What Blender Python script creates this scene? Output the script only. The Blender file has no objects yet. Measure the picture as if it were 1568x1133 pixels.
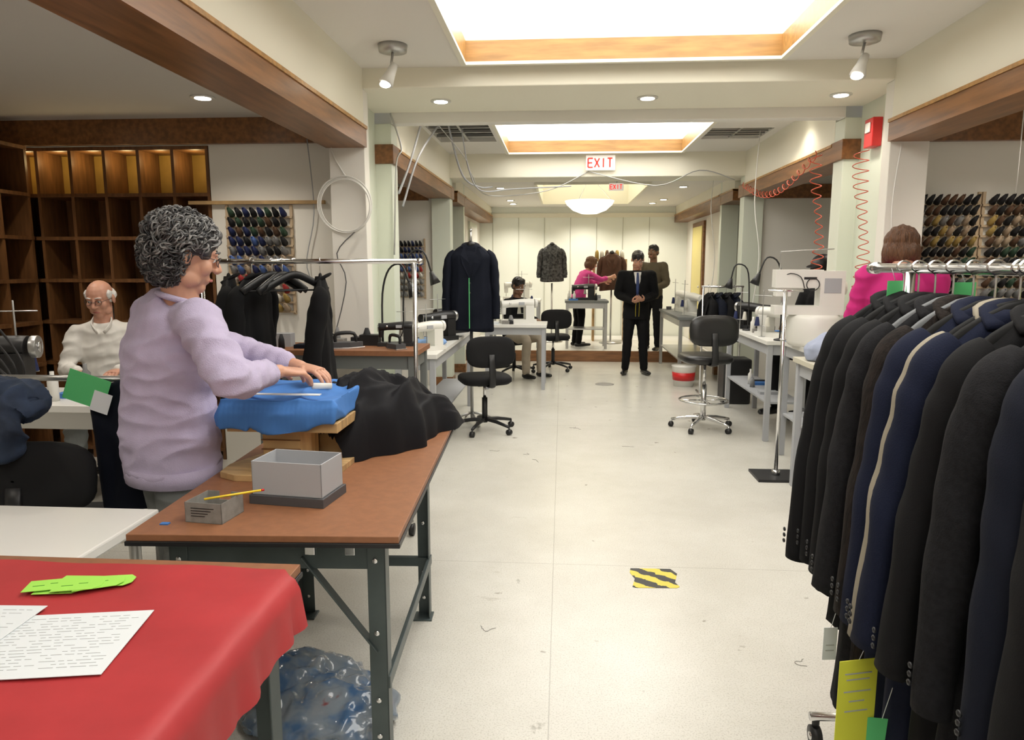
import bpy, bmesh, math, random
from mathutils import Vector as V, Matrix, noise
random.seed(7)
C=bpy.context; D=bpy.data
scn=C.scene
pi=math.pi
# ------------------------------------------------------------ materials
_m={}
def M(name,col,rough=.6,metal=0,bump=0,bscale=60,var=0,vscale=8,emit=0,sheen=0,stretch=None,spec=.5,sss=0,dark=None):
    if name in _m: return _m[name]
    m=D.materials.new(name); m.use_nodes=True; nt=m.node_tree; n=nt.nodes; l=nt.links
    b=n['Principled BSDF']; c=(*col,1)
    b.inputs['Base Color'].default_value=c; b.inputs['Roughness'].default_value=rough; b.inputs['Metallic'].default_value=metal
    b.inputs['Specular IOR Level'].default_value=spec
    if sheen: b.inputs['Sheen Weight'].default_value=sheen
    if sss:
        b.inputs['Subsurface Weight'].default_value=sss; b.inputs['Subsurface Radius'].default_value=(.02,.008,.004)
        b.inputs['Subsurface Scale'].default_value=.5
    if emit:
        b.inputs['Emission Color'].default_value=c; b.inputs['Emission Strength'].default_value=emit
    if var or bump:
        tc=n.new('ShaderNodeTexCoord'); mp=n.new('ShaderNodeMapping'); l.new(tc.outputs['Object'],mp.inputs[0])
        if stretch: mp.inputs['Scale'].default_value=stretch
    if var:
        t=n.new('ShaderNodeTexNoise'); t.inputs['Scale'].default_value=vscale; t.inputs['Detail'].default_value=4
        l.new(mp.outputs[0],t.inputs['Vector'])
        r=n.new('ShaderNodeValToRGB'); l.new(t.outputs[0],r.inputs[0])
        lo=dark if dark else tuple(x*(1-var) for x in col)
        r.color_ramp.elements[0].position=.33; r.color_ramp.elements[1].position=.67
        r.color_ramp.elements[0].color=(*lo,1); r.color_ramp.elements[1].color=(*[min(1,x*(1+var*.6)) for x in col],1)
        l.new(r.outputs[0],b.inputs['Base Color'])
    if bump:
        t=n.new('ShaderNodeTexNoise'); t.inputs['Scale'].default_value=bscale; t.inputs['Detail'].default_value=3
        l.new(mp.outputs[0],t.inputs['Vector'])
        bp=n.new('ShaderNodeBump'); bp.inputs['Strength'].default_value=bump; bp.inputs['Distance'].default_value=.01
        l.new(t.outputs[0],bp.inputs['Height']); l.new(bp.outputs[0],b.inputs['Normal'])
    _m[name]=m; return m
wall=M('wall_white',(.81,.785,.72),.7,bump=.03,bscale=90)
cream=M('wall_cream',(.84,.81,.68),.65)
ceilm=M('ceiling_white',(.79,.77,.72),.8)
green=M('wall_pale_green',(.70,.74,.63),.5)
wood=M('trim_wood',(.22,.095,.032),.35,var=.35,vscale=5,stretch=(6,.6,6))
woodl=M('trim_wood_light',(.42,.22,.065),.35,var=.25,vscale=5,stretch=(.8,6,6))
shelfw=M('shelf_wood',(.17,.075,.027),.4,var=.3,vscale=6,stretch=(6,6,.8))
shelfg=M('shelf_back_lit_gold',(.38,.23,.05),.5,var=.2,vscale=5)  # shelf wood with the warm lamp glow put into its colour
panel=M('skylight_panel',(1,.98,.93),.5,emit=4.2)
panelw=M('skylight_panel_warm',(1,.93,.74),.5,emit=1.6)
lampm=M('lamp_glow',(1,.93,.78),.5,emit=12)
steel=M('bench_steel',(.075,.095,.095),.42,metal=.35,var=.15)
chrome=M('chrome',(.72,.72,.72),.18,metal=1)
alu=M('brushed_metal',(.50,.50,.49),.35,metal=.9)
blk=M('black_plastic',(.012,.012,.013),.45)
blkm=M('black_hanger',(.010,.010,.010),.75,spec=.2)
blkf=M('black_fabric',(.0055,.0055,.0062),.85,bump=.12,bscale=400,spec=.2)
navyf=M('navy_fabric',(.006,.008,.016),.85,bump=.12,bscale=400,spec=.2)
hard=M('hardboard_top',(.27,.115,.052),.5,var=.12,vscale=30,bump=.04,bscale=200)
whitep=M('white_plastic',(.78,.77,.72),.35)
whitet=M('white_laminate',(.78,.77,.73),.3)
redc=M('red_cloth',(.42,.030,.034),.6,bump=.25,bscale=7,var=.12,vscale=5)
greent=M('green_tag',(.36,.74,.10),.6)
gtag=M('mint_tag',(.10,.52,.18),.6)
ytag=M('yellow_tag',(.70,.72,.06),.6)
paper=M('paper_white',(.72,.76,.78),.6)
ink=M('ink_grey',(.42,.44,.44),.7)
bluec=M('blue_cloth',(.055,.19,.52),.8,bump=.15,bscale=12,var=.08)
plyw=M('plywood',(.48,.31,.14),.55,var=.3,vscale=6,stretch=(1,8,1))
greyb=M('grey_box',(.40,.41,.43),.6)
darkb=M('dark_box',(.07,.07,.075),.5)
cardb=M('printed_card',(.25,.24,.22),.7,var=.15,vscale=40)
yel=M('pencil_yellow',(.85,.60,.03),.4)
skin=M('skin',(.58,.31,.21),.5,sss=.15,var=.08,vscale=14)
skin2=M('skin_ruddy',(.58,.30,.21),.5,sss=.15,var=.1,vscale=14)
skind=M('skin_brown',(.20,.10,.055),.5,var=.1)
lipm=M('lips',(.45,.14,.12),.4)
eyew=M('eye_white',(.8,.8,.78),.2)
eyed=M('iris_dark',(.03,.02,.015),.15)
lav=M('lavender_knit',(.49,.43,.60),.9,bump=.35,bscale=260,sheen=.12,var=.05,vscale=20)
greyp=M('grey_trousers',(.16,.17,.165),.85,bump=.15,bscale=300)
hairg=M('hair_grey',(.11,.11,.11),.5)
hairg2=M('hair_silver',(.27,.27,.265),.45)
hairg3=M('hair_dark_grey',(.03,.03,.032),.5)
hairw=M('hair_white',(.72,.71,.69),.7)
hairb=M('hair_brown',(.12,.050,.020),.5,bump=.9,bscale=60,stretch=(3,3,.4),var=.4,vscale=40)
hairk=M('hair_black',(.012,.010,.010),.45)
magenta=M('magenta_knit',(.52,.012,.17),.8)
pink=M('pink_knit',(.58,.05,.25),.8)
shirtw=M('white_shirt',(.74,.72,.68),.75,bump=.2,bscale=14)
tan=M('tan_trousers',(.42,.36,.28),.85)
olive=M('olive_jacket',(.07,.055,.03),.85)
jeans=M('denim',(.022,.038,.075),.85,bump=.3,bscale=30,var=.45,vscale=9)
redp=M('red_plastic',(.60,.02,.02),.4)
orange=M('red_hose',(.62,.10,.05),.4)
exitm=M('exit_red',(.9,.03,.02),.5,emit=1.0)
glassw=M('bowl_glass',(1,.96,.84),.3,emit=1.4)
# ------------------------------------------------------------ builder
class B:
    def __init__(s): s.v=[];s.f=[];s.fm=[];s.fs=[];s.mats=[];s.M=Matrix.Identity(4)
    def mi(s,m):
        if m not in s.mats: s.mats.append(m)
        return s.mats.index(m)
    def add(s,vs,fs,m,sm=False):
        o=len(s.v); k=s.mi(m); MM=s.M
        s.v+= [MM@V(p) for p in vs]
        for f in fs: s.f.append([o+i for i in f]); s.fm.append(k); s.fs.append(sm)
    def box(s,x0,x1,y0,y1,z0,z1,m):
        vs=[(x,y,z) for z in(z0,z1) for y in(y0,y1) for x in(x0,x1)]
        s.add(vs,[(0,2,3,1),(4,5,7,6),(0,1,5,4),(1,3,7,5),(3,2,6,7),(2,0,4,6)],m)
    def bar(s,p0,p1,w,h,m,up=(0,0,1)):
        p0=V(p0);p1=V(p1);d=(p1-p0).normalized();u=V(up)
        if abs(d.dot(u))>.98:u=V((0,1,0))
        a=d.cross(u).normalized();b=a.cross(d).normalized();vs=[]
        for p in(p0,p1):
            for i,j in((-1,-1),(1,-1),(1,1),(-1,1)): vs.append(p+a*(i*w/2)+b*(j*h/2))
        s.add(vs,[(3,2,1,0),(4,5,6,7),(0,1,5,4),(1,2,6,5),(2,3,7,6),(3,0,4,7)],m)
    def tube(s,pts,rad,m,seg=10,side=None,cap=True,sub=0,sm=True,wr=None):
        pts=[V(p) for p in pts]; n=len(pts)
        if not isinstance(rad,(list,tuple)): rad=[rad]*n
        rad=[(r,r) if not isinstance(r,(tuple,list)) else r for r in rad]
        if sub:
            P=[];R=[]
            for i in range(n-1):
                p0=pts[max(i-1,0)];p1=pts[i];p2=pts[i+1];p3=pts[min(i+2,n-1)]
                for k in range(sub):
                    t=k/sub
                    P.append(.5*((2*p1)+(p2-p0)*t+(2*p0-5*p1+4*p2-p3)*t*t+(3*p1-p0-3*p2+p3)*t**3))
                    R.append(tuple(rad[i][q]*(1-t)+rad[i+1][q]*t for q in(0,1)))
            P.append(pts[-1]);R.append(rad[-1]);pts=P;rad=R;n=len(pts)
        vs=[];u=V(side) if side else None
        for i in range(n):
            t=(pts[min(i+1,n-1)]-pts[max(i-1,0)])
            t=t.normalized() if t.length>1e-9 else V((0,0,1))
            if u is None:
                u=V((0,0,1)) if abs(t.z)<.9 else V((1,0,0))
            if side: u=V(side)
            a=(u-t*u.dot(t)); a=a.normalized() if a.length>1e-6 else t.orthogonal().normalized()
            u=a; b=t.cross(a)
            for k in range(seg):
                an=2*pi*k/seg; w=1
                if wr: w=1+wr(i/(n-1),an)
                vs.append(pts[i]+a*(math.cos(an)*rad[i][0]*w)+b*(math.sin(an)*rad[i][1]*w))
        fs=[]
        for i in range(n-1):
            for k in range(seg):
                k2=(k+1)%seg; fs.append((i*seg+k,i*seg+k2,(i+1)*seg+k2,(i+1)*seg+k))
        if cap: fs.append(tuple(range(seg-1,-1,-1))); fs.append(tuple((n-1)*seg+k for k in range(seg)))
        s.add(vs,fs,m,sm)
    def limb(s,pts,rad,m,seg=16,side=None,sub=4,wr=None):
        s.tube(pts,rad,m,seg,side,True,sub,True,wr)
        rr=[(r,r) if not isinstance(r,(tuple,list)) else r for r in rad]
        for p,r in((pts[0],rr[0]),(pts[-1],rr[-1])): s.ell(p,[min(r)]*3,m)
    def ell(s,c,r,m,R=None,u=12,w=8,sm=True):
        c=V(c);vs=[];fs=[]
        R=R or Matrix.Identity(3)
        vs.append(c+R@V((0,0,r[2])))
        for i in range(1,w):
            ph=pi*i/w
            for k in range(u):
                a=2*pi*k/u
                vs.append(c+R@V((r[0]*math.sin(ph)*math.cos(a),r[1]*math.sin(ph)*math.sin(a),r[2]*math.cos(ph))))
        vs.append(c+R@V((0,0,-r[2])))
        for k in range(u): fs.append((0,1+k,1+(k+1)%u))
        for i in range(w-2):
            for k in range(u):
                a=1+i*u;fs.append((a+k,a+u+k,a+u+(k+1)%u,a+(k+1)%u))
        a=1+(w-2)*u;e=len(vs)-1
        for k in range(u): fs.append((e,a+(k+1)%u,a+k))
        s.add(vs,fs,m,sm)
    def lathe(s,c,prof,m,seg=20,sm=True):
        c=V(c);vs=[];fs=[]
        for r,z in prof:
            for k in range(seg):
                a=2*pi*k/seg; vs.append(c+V((r*math.cos(a),r*math.sin(a),z)))
        for i in range(len(prof)-1):
            for k in range(seg):
                k2=(k+1)%seg; fs.append((i*seg+k,i*seg+k2,(i+1)*seg+k2,(i+1)*seg+k))
        fs.append(tuple(range(seg-1,-1,-1)));n=len(prof)
        fs.append(tuple((n-1)*seg+k for k in range(seg)))
        s.add(vs,fs,m,sm)
    def ring(s,c,R,r,m,seg=28,n=(0,0,1)):
        c=V(c);n=V(n).normalized();a=n.orthogonal().normalized();b=n.cross(a)
        pts=[c+a*R*math.cos(2*pi*k/seg)+b*R*math.sin(2*pi*k/seg) for k in range(seg+1)]
        s.tube(pts,r,m,6,cap=False)
    def slab(s,poly,z0,z1,m):
        n=len(poly);vs=[(x,y,z0) for x,y in poly]+[(x,y,z1) for x,y in poly]
        fs=[tuple(range(n-1,-1,-1)),tuple(range(n,2*n))]+[(i,(i+1)%n,n+(i+1)%n,n+i) for i in range(n)]
        s.add(vs,fs,m)
    def mesh(s,name):
        me=D.meshes.new(name); me.from_pydata([tuple(p) for p in s.v],[],s.f)
        for m in s.mats: me.materials.append(m)
        me.polygons.foreach_set('material_index',s.fm); me.polygons.foreach_set('use_smooth',s.fs); me.update()
        bm=bmesh.new(); bm.from_mesh(me); bmesh.ops.recalc_face_normals(bm,faces=bm.faces); bm.to_mesh(me); bm.free()
        return me
    def done(s,name,bevel=0,sub=0,parent=None):
        o=D.objects.new(name,s.mesh(name)); C.collection.objects.link(o)
        if bevel:
            md=o.modifiers.new('bevel','BEVEL'); md.width=bevel; md.segments=2; md.limit_method='ANGLE'; md.angle_limit=.7
        return o
def fuse(src,vox,m,dst,smooth=4,disp=None,zmin=None,keep=None):
    """union the closed pieces in src into ONE continuous surface and append it to dst"""
    o=D.objects.new('tmp',src.mesh('tmp')); C.collection.objects.link(o)
    r=o.modifiers.new('r','REMESH'); r.mode='VOXEL'; r.voxel_size=vox
    if smooth:
        q=o.modifiers.new('s','SMOOTH'); q.factor=.5; q.iterations=smooth
    dg=C.evaluated_depsgraph_get(); e=o.evaluated_get(dg); me=D.meshes.new_from_object(e)
    vs=[]
    for v in me.vertices:
        p=v.co.copy()
        if disp: p+=v.normal*disp(p)
        if zmin is not None and p.z<zmin: p.z=zmin
        vs.append(p)
    fs=[tuple(f.vertices) for f in me.polygons]
    Mx=dst.M; dst.M=Matrix.Identity(4); dst.add(vs,fs,m,True); dst.M=Mx
    D.objects.remove(o); D.meshes.remove(me)
def ridge(p): return 1-abs(noise.noise(p))*2.2
def T(x,y,z=0,rz=0,sc=1): return Matrix.Translation((x,y,z))@Matrix.Rotation(rz,4,'Z')@Matrix.Scale(sc,4)
def simple(name,x0,x1,y0,y1,z0,z1,m,bevel=0):
    b=B();b.box(x0,x1,y0,y1,z0,z1,m);return b.done(name,bevel)
# ------------------------------------------------------------ room
fm=D.materials.new('floor_terrazzo');fm.use_nodes=True;nt=fm.node_tree;n=nt.nodes;l=nt.links;b=n['Principled BSDF']
g=n.new('ShaderNodeNewGeometry')
def NZ(scale,detail,p0,c0,p1_,c1,stretch=None,rough=.5):
    t=n.new('ShaderNodeTexNoise');t.inputs['Scale'].default_value=scale;t.inputs['Detail'].default_value=detail;t.inputs['Roughness'].default_value=rough
    if stretch:
        mp=n.new('ShaderNodeMapping');mp.inputs['Scale'].default_value=stretch;l.new(g.outputs['Position'],mp.inputs[0]);l.new(mp.outputs[0],t.inputs['Vector'])
    else: l.new(g.outputs['Position'],t.inputs['Vector'])
    r=n.new('ShaderNodeValToRGB');l.new(t.outputs[0],r.inputs[0]);r.color_ramp.elements[0].position=p0;r.color_ramp.elements[0].color=(*c0,1);r.color_ramp.elements[1].position=p1_;r.color_ramp.elements[1].color=(*c1,1);return r
def MUL(a,b_,f=1):
    m_=n.new('ShaderNodeMixRGB');m_.blend_type='MULTIPLY';m_.inputs[0].default_value=f;l.new(a.outputs[0],m_.inputs[1]);l.new(b_.outputs[0],m_.inputs[2]);return m_
r1=NZ(170,2,.28,(.50,.485,.43),.5,(.67,.655,.60))
r2=NZ(1.1,8,.3,(.86,.85,.83),.62,(1,1,1),rough=.7)
r3=NZ(9,3,.25,(.45,.42,.38),.29,(1,1,1))
r4=NZ(2.2,5,.29,(.70,.67,.62),.34,(1,1,1),(1,2.6,1),.7)
mx3=MUL(MUL(MUL(r1,r2),r3,.8),r4,.5)
sp=n.new('ShaderNodeSeparateXYZ');l.new(g.outputs['Position'],sp.inputs[0])
def seam(out,off,period):
    a=n.new('ShaderNodeMath');a.operation='ADD';l.new(out,a.inputs[0]);a.inputs[1].default_value=off
    p=n.new('ShaderNodeMath');p.operation='PINGPONG';l.new(a.outputs[0],p.inputs[0]);p.inputs[1].default_value=period
    c=n.new('ShaderNodeMath');c.operation='LESS_THAN';l.new(p.outputs[0],c.inputs[0]);c.inputs[1].default_value=.0022;return c
s1=seam(sp.outputs[0],.03,1.5);s2=seam(sp.outputs[1],-3.48,1.6)
mxx=n.new('ShaderNodeMath');mxx.operation='MAXIMUM';l.new(s1.outputs[0],mxx.inputs[0]);l.new(s2.outputs[0],mxx.inputs[1])
sc_=n.new('ShaderNodeMath');sc_.operation='MULTIPLY';l.new(mxx.outputs[0],sc_.inputs[0]);sc_.inputs[1].default_value=.4
m2=n.new('ShaderNodeMixRGB');l.new(sc_.outputs[0],m2.inputs[0]);l.new(mx3.outputs[0],m2.inputs[1]);m2.inputs[2].default_value=(.22,.2,.17,1)
l.new(m2.outputs[0],b.inputs['Base Color']);b.inputs['Roughness'].default_value=.27;b.inputs['Specular IOR Level'].default_value=.5
simple('floor',-4.5,5.3,-3.1,14.3,-.1,0,fm)
simple('wall_left',-4.5,-4.3,-3.1,14.3,0,2.9,wall)
simple('wall_right',5.05,5.25,-3.1,14.3,0,2.9,wall)
simple('wall_rear',-4.3,5.05,-3.1,-3,0,2.9,wall)
simple('wall_far',-4.3,5.05,14,14.2,0,2.9,M('wall_far_white',(.84,.87,.80),.6))
def ceil(name,x0,x1,y0,y1,z,holes,m=ceilm,t=.06):
    b=B();xs=sorted({x0,x1,*[h[0] for h in holes],*[h[1] for h in holes]});ys=sorted({y0,y1,*[h[2] for h in holes],*[h[3] for h in holes]})
    for i in range(len(xs)-1):
        for j in range(len(ys)-1):
            cx=(xs[i]+xs[i+1])/2;cy=(ys[j]+ys[j+1])/2
            if any(h[0]<cx<h[1] and h[2]<cy<h[3] for h in holes):continue
            b.box(xs[i],xs[i+1],ys[j],ys[j+1],z,z+t,m)
    return b.done(name)
e_=.035
def H_(a,b_,c,d_): return (a-e_,b_+e_,c-e_,d_+e_)
ceil('ceiling',-1.37,2.14,-3,5.0,2.84,[H_(-.64,1.37,1.2,4.85),H_(-.64,1.37,-2.6,.6)])
ceil('ceiling_middle',-1.37,2.14,5.92,8.8,2.84,[H_(-.64,1.37,6.0,8.65),(-1.33,-.72,6.75,7.95),(1.45,2.05,7.35,7.95)])
ceil('ceiling_far',-1.37,2.14,9.3,14,2.62,[H_(-.35,1.15,9.9,13.0)])
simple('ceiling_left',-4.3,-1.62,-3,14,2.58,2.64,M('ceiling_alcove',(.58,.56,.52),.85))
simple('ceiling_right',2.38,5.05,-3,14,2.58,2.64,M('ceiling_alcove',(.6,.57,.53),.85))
k=1
def tray(x0,x1,y0,y1,z,zt,pm,wh=.12,wmat=woodl):
    global k
    b=B()
    b.box(x0-.034,x1+.034,y0-.034,y1+.034,zt,zt+.03,pm);b.done('skylight_panel')
    b=B()
    for a in((x0-.034,x0,y0-.034,y1+.034),(x1,x1+.034,y0-.034,y1+.034),(x0,x1,y0-.034,y0),(x0,x1,y1,y1+.034)):
        b.box(*a,z-.03,z-.010,cream)
        b.box(*a,z-.010,z+wh,wmat)
        b.box(*a,z+wh,zt-.001,cream)
    b.done('trim_%d'%k);k+=1
tray(-.64,1.37,1.2,4.85,2.84,3.02,panel)
tray(-.64,1.37,-2.6,.6,2.84,3.02,panel)  # unseen skylight behind the camera, added as a further light source
tray(-.64,1.37,6.0,8.65,2.84,3.02,panel)
tray(-.35,1.15,9.9,13.0,2.62,3.05,panelw,.02,cream)
for (a,b_,c,d_) in((-1.33,-.72,6.75,7.95),(1.45,2.05,7.35,7.95)):
    b=B();dk=M('plenum_dark',(.03,.03,.03),.9)
    b.box(a-.02,a,c,d_,2.9,3.2,dk);b.box(b_,b_+.02,c,d_,2.9,3.2,dk);b.box(a,b_,c-.02,c,2.9,3.2,dk);b.box(a,b_,d_,d_+.02,2.9,3.2,dk);b.box(a-.02,b_+.02,c-.02,d_+.02,3.2,3.22,dk)
    for i in range(1,5): b.box(a,b_,c+(d_-c)*i/5-.012,c+(d_-c)*i/5+.012,2.85,2.88,alu)
    b.box((a+b_)/2-.012,(a+b_)/2+.012,c,d_,2.85,2.88,alu)
    b.box(a+.1,a+.35,c+.2,c+.5,2.95,3.1,greyb)
    b.done('open_ceiling_plenum')
simple('beam_front',-1.62,2.38,5.0,5.8,2.71,2.92,cream,.008)
simple('beam_front_header',-1.37,2.14,5.8,5.92,2.63,2.92,ceilm,.005)
simple('beam_rear',-1.62,2.38,8.8,9.3,2.56,2.92,cream,.008)
for nm,x0,x1 in(('left',-1.62,-1.37),('right',2.14,2.38)):
    for y0,y1,zt in((-3,5.0,2.92),(6.0,8.8,2.92),(9.3,10.0,2.7),(10.1,14,2.7)):
        simple('soffit_%s'%nm,x0,x1,y0,y1,2.462,zt,cream)
        b=B();b.box(x0-.018,x1+.018,y0,y1,2.32,2.455,wood);b.box(x0-.026,x1+.026,y0,y1,2.44,2.461,woodl);b.done('trim_%d'%k);k+=1
cols=[(-1.62,-1.37,5.0,5.12,2.71),(-1.66,-1.37,5.8,6.0,2.63),(-1.6,-1.37,8.8,9.0,2.56),(-1.6,-1.37,10,10.1,2.62),
      (2.14,2.39,5.0,5.12,2.71),(2.14,2.42,5.8,6.0,2.63),(2.14,2.37,8.8,9.0,2.56),(2.14,2.37,10,10.1,2.62)]
for i,(x0,x1,y0,y1,zt) in enumerate(cols):
    b=B();b.box(x0,x1,y0,y1,0,zt,green if y0>5.5 else wall)
    b.box(x0-.012,x1+.012,y0-.012,y1+.012,0,.12,wood)
    if y0>5.5:b.box(x0-.02,x1+.02,y0-.02,y1+.02,2.32,2.47,wood)
    b.done('column',.004)
simple('wall_infill_left',-1.60,-1.50,5.12,5.8,0,2.71,green)
simple('wall_infill_right',2.26,2.36,5.12,5.8,0,2.71,green)
simple('wall_partition_left',-2.62,-1.62,5.28,5.38,0,2.58,wall)
simple('wall_partition_right',2.39,3.45,5.28,5.38,0,2.58,wall)
simple('wall_alcove_left',-4.3,-1.6,8.85,8.95,0,2.56,wall)
simple('wall_alcove_right',2.37,5.05,8.85,8.95,0,2.56,wall)
simple('wall_bay_left',-1.7,-1.6,10.12,14,0,2.32,wall)
simple('wall_bay_right',2.37,2.47,10.12,14,0,2.32,wall)
for a in((-4.3,-1.64,5.23,5.28,2.40,2.58),(2.41,5.05,5.23,5.28,2.36,2.56),(-4.3,-1.64,8.8,8.85,2.3,2.46),(2.41,5.05,8.8,8.85,2.3,2.46),(-4.3,-4.26,-3,5.2,2.40,2.58),(5.01,5.05,-3,5.2,2.36,2.56)):
    b=B();b.box(*a,wood);b.done('trim_%d'%k);k+=1
b=B();b.box(-1.59,2.36,11.3,13.96,0,.155,whitet);b.box(-1.59,2.36,11.26,11.3,0,.17,M('step_wood',(.26,.12,.05),.5,var=.3,stretch=(.6,5,5)));b.done('raised_platform')
b=B()
for i in range(7): b.box(-1.35+i*.5,-1.342+i*.5,13.985,14,.17,2.45,M('panel_gap',(.5,.5,.42),.7))
b.box(-1.36,2.13,13.97,14,2.42,2.5,cream);b.done('trim_%d'%k);k+=1
b=B();b.box(2.33,2.37,12.2,13.2,.17,2.25,wood);b.box(2.32,2.345,12.28,13.12,.2,2.17,M('door_yellow',(.7,.6,.2),.4));b.ell((2.31,12.36,1.15),(.02,.02,.02),chrome);b.done('door_1',.004)
b=B();b.box(-1.6,-1.56,12.2,13.2,.17,2.25,green);b.box(-1.57,-1.55,12.28,13.12,.2,2.17,whitet);b.ell((-1.54,12.36,1.15),(.02,.02,.02),chrome);b.done('door_2',.004)
# ------------------------------------------------------------ bookshelves
def shelf(name,Mx,W,cols_,H,rows,fill,gold=True):
    b=B();b.M=Mx;d=.3
    b.box(0,W,d-.02,d,0,H,shelfw)
    for i in range(cols_+1):
        x=i*W/cols_;b.box(x-.012,x+.012,0,d-.02,0,H,shelfw)
    zs=[H]+rows+[.08]
    for z in zs:b.box(-.012,W+.012,-.005,d-.02,z-.013,z+.013,shelfw)
    if gold:  # top-row backs get the painted lamplit tint
        for i in range(cols_):
            x=i*W/cols_; b.box(x+.013,x+W/cols_-.013,d-.03,d-.02,rows[0]+.014,H-.014,shelfg)
    for (c,r,w,h,mt) in fill:
        x=c*W/cols_+.05;z=(rows+[.08])[r]+.014
        b.box(x,x+w,.05,.2,z,z+h,mt)
        b.box(x+.01,x+w-.01,.045,.05,z+h*.3,z+h*.7,ink)
    b.done(name)
shelf('wooden_shelf_unit',T(-4.24,5.285),1.6,6,2.38,[2.04,1.72,1.40,1.08,.76,.42],[(2,3,.08,.1,paper)])
shelf('wooden_shelf_unit',Matrix.Translation((-3.99,3.2,0))@Matrix.Rotation(pi/2,4,'Z'),2.0,7,2.38,[2.04,1.72,1.40,1.08,.76,.42],[(3,2,.08,.16,paper),(4,2,.1,.18,whitep),(5,3,.1,.12,greyb),(2,1,.1,.16,cardb),(3,4,.12,.16,bluec),(5,2,.05,.2,paper)],False)
shelf('wooden_shelf_unit',T(3.47,5.285),1.5,6,2.34,[2.04,1.72,1.40,1.08,.76,.42],[],False)
for i in range(6):
    L=D.lights.new('shelf_downlight','POINT');L.energy=1.0;L.color=(1,.76,.36);L.shadow_soft_size=.05
    o=D.objects.new('shelf_downlight',L);o.location=(-4.24+.133+i*.2667,5.36,2.30);C.collection.objects.link(o)
# ------------------------------------------------------------ thread racks
def thread_rack(name,x0,x1,y,z0,z1,cols_,rows_,pal):
    b=B();bw=M('rack_board',(.50,.38,.25),.6)
    b.box(x0-.03,x0-.01,y-.02,y,z0,z1+.04,bw);b.box(x1+.01,x1+.03,y-.02,y,z0,z1+.04,bw)
    for r in range(rows_):
        z=z1-(r+.5)*(z1-z0)/rows_
        b.box(x0-.03,x1+.03,y-.03,y-.012,z-.022,z-.008,bw)
        for c in range(cols_):
            x=x0+(c+.5)*(x1-x0)/cols_
            mt=pal(r,c)
            h=(z1-z0)/rows_*.9;rr=(x1-x0)/cols_*.44
            b.tube([(x,y-.03,z),(x,y-.03-h*.4,z+.02),(x,y-.03-h,z+.045)],[rr,rr*.85,rr*.5],mt,7)
            b.tube([(x,y-.03-h,z+.045),(x,y-.045-h,z+.05)],.005,mt,5)
    b.done(name)
def pm(n_,c): return M('thread_'+n_,c,.7)
TK=pm('black',(.010,.010,.012));TN=pm('navy',(.015,.025,.10));TG=pm('green',(.03,.07,.04));TW=pm('white',(.7,.68,.6));TB=pm('brown',(.10,.05,.025));TR=pm('red',(.4,.03,.03));TY=pm('gold',(.40,.28,.08));TC=pm('grey',(.22,.22,.22));TP=pm('blue',(.08,.15,.4));TT=pm('tan',(.42,.32,.22))
def palL(r,c):
    rnd=random.random()
    if r<3:return [TK,TG,TN,TB][int(rnd*4)]
    if r<5:return [TN,TK,TC,TP][int(rnd*4)]
    if r<7:return [TN,TP,TC,TT][int(rnd*4)]
    return [TW,TB,TY,TC,TR,TT][int(rnd*6)]
def palR(r,c):
    rnd=random.random()
    if r<2:return TK if rnd<.8 else TB
    if r<5:return [TY,TB,TC,TK,TT][int(rnd*5)]
    return [TK,TB,TC,TK,TG][int(rnd*5)]
thread_rack('thread_spool_rack',-2.48,-2.03,5.28,1.15,1.92,8,11,palL)
thread_rack('thread_spool_rack',2.46,2.86,5.28,1.2,1.98,8,11,palR)
thread_rack('thread_spool_rack',2.93,3.36,5.28,1.2,1.98,8,11,palR)
thread_rack('thread_spool_rack',-2.1,-1.72,8.85,1.1,1.8,8,9,lambda r,c:[TK,TN,TP,TR,TW,TC][min(5,r*6//9+random.randint(0,1))])
b=B();b.box(-2.78,-1.75,5.24,5.28,1.965,1.99,plyw);b.done('wooden_wall_batten')
# ------------------------------------------------------------ hands, heads, people
def hand(b,w,d,nrm,th,curl=.5,s=1):
    w=V(w);d=V(d).normalized();nrm=V(nrm);nrm=(nrm-d*nrm.dot(d)).normalized();t=d.cross(nrm)
    if t.dot(V(th))<0:t=-t
    b.tube([w-d*.03*s,w+d*.01*s,w+d*.05*s,w+d*.09*s],[(.026*s,.020*s),(.030*s,.019*s),(.042*s,.016*s),(.040*s,.013*s)],skin,12,side=t,sub=3)
    for i,(o,L) in enumerate(((.032,.074),(.011,.084),(-.0105,.078),(-.031,.060))):
        p=w+d*(.082-.004*abs(i-1))*s+t*o*s;pts=[p];ang=curl*.35
        for q,f in enumerate((.45,.31,.24)):
            ang+=curl*(.5 if q else .25);dd=d*math.cos(ang)-nrm*math.sin(ang)+t*o*2.2*(1-curl*.5)
            p=p+dd.normalized()*L*f*s;pts.append(p)
        b.limb(pts,[.0094*s,.0088*s,.0082*s,.0063*s],skin,8,sub=2)
    p=w+d*.028*s+t*.026*s
    p1=p+(d*.55+t*.75-nrm*.3).normalized()*.036*s;p2=p1+(d*.85+t*.3-nrm*(.3+curl*.3)).normalized()*.032*s;p3=p2+(d*.9-t*.05-nrm*(.3+curl*.5)).normalized()*.024*s
    b.limb([p,p1,p2,p3],[.015*s,.0125*s,.0105*s,.008*s],skin,8,sub=2)
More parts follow.
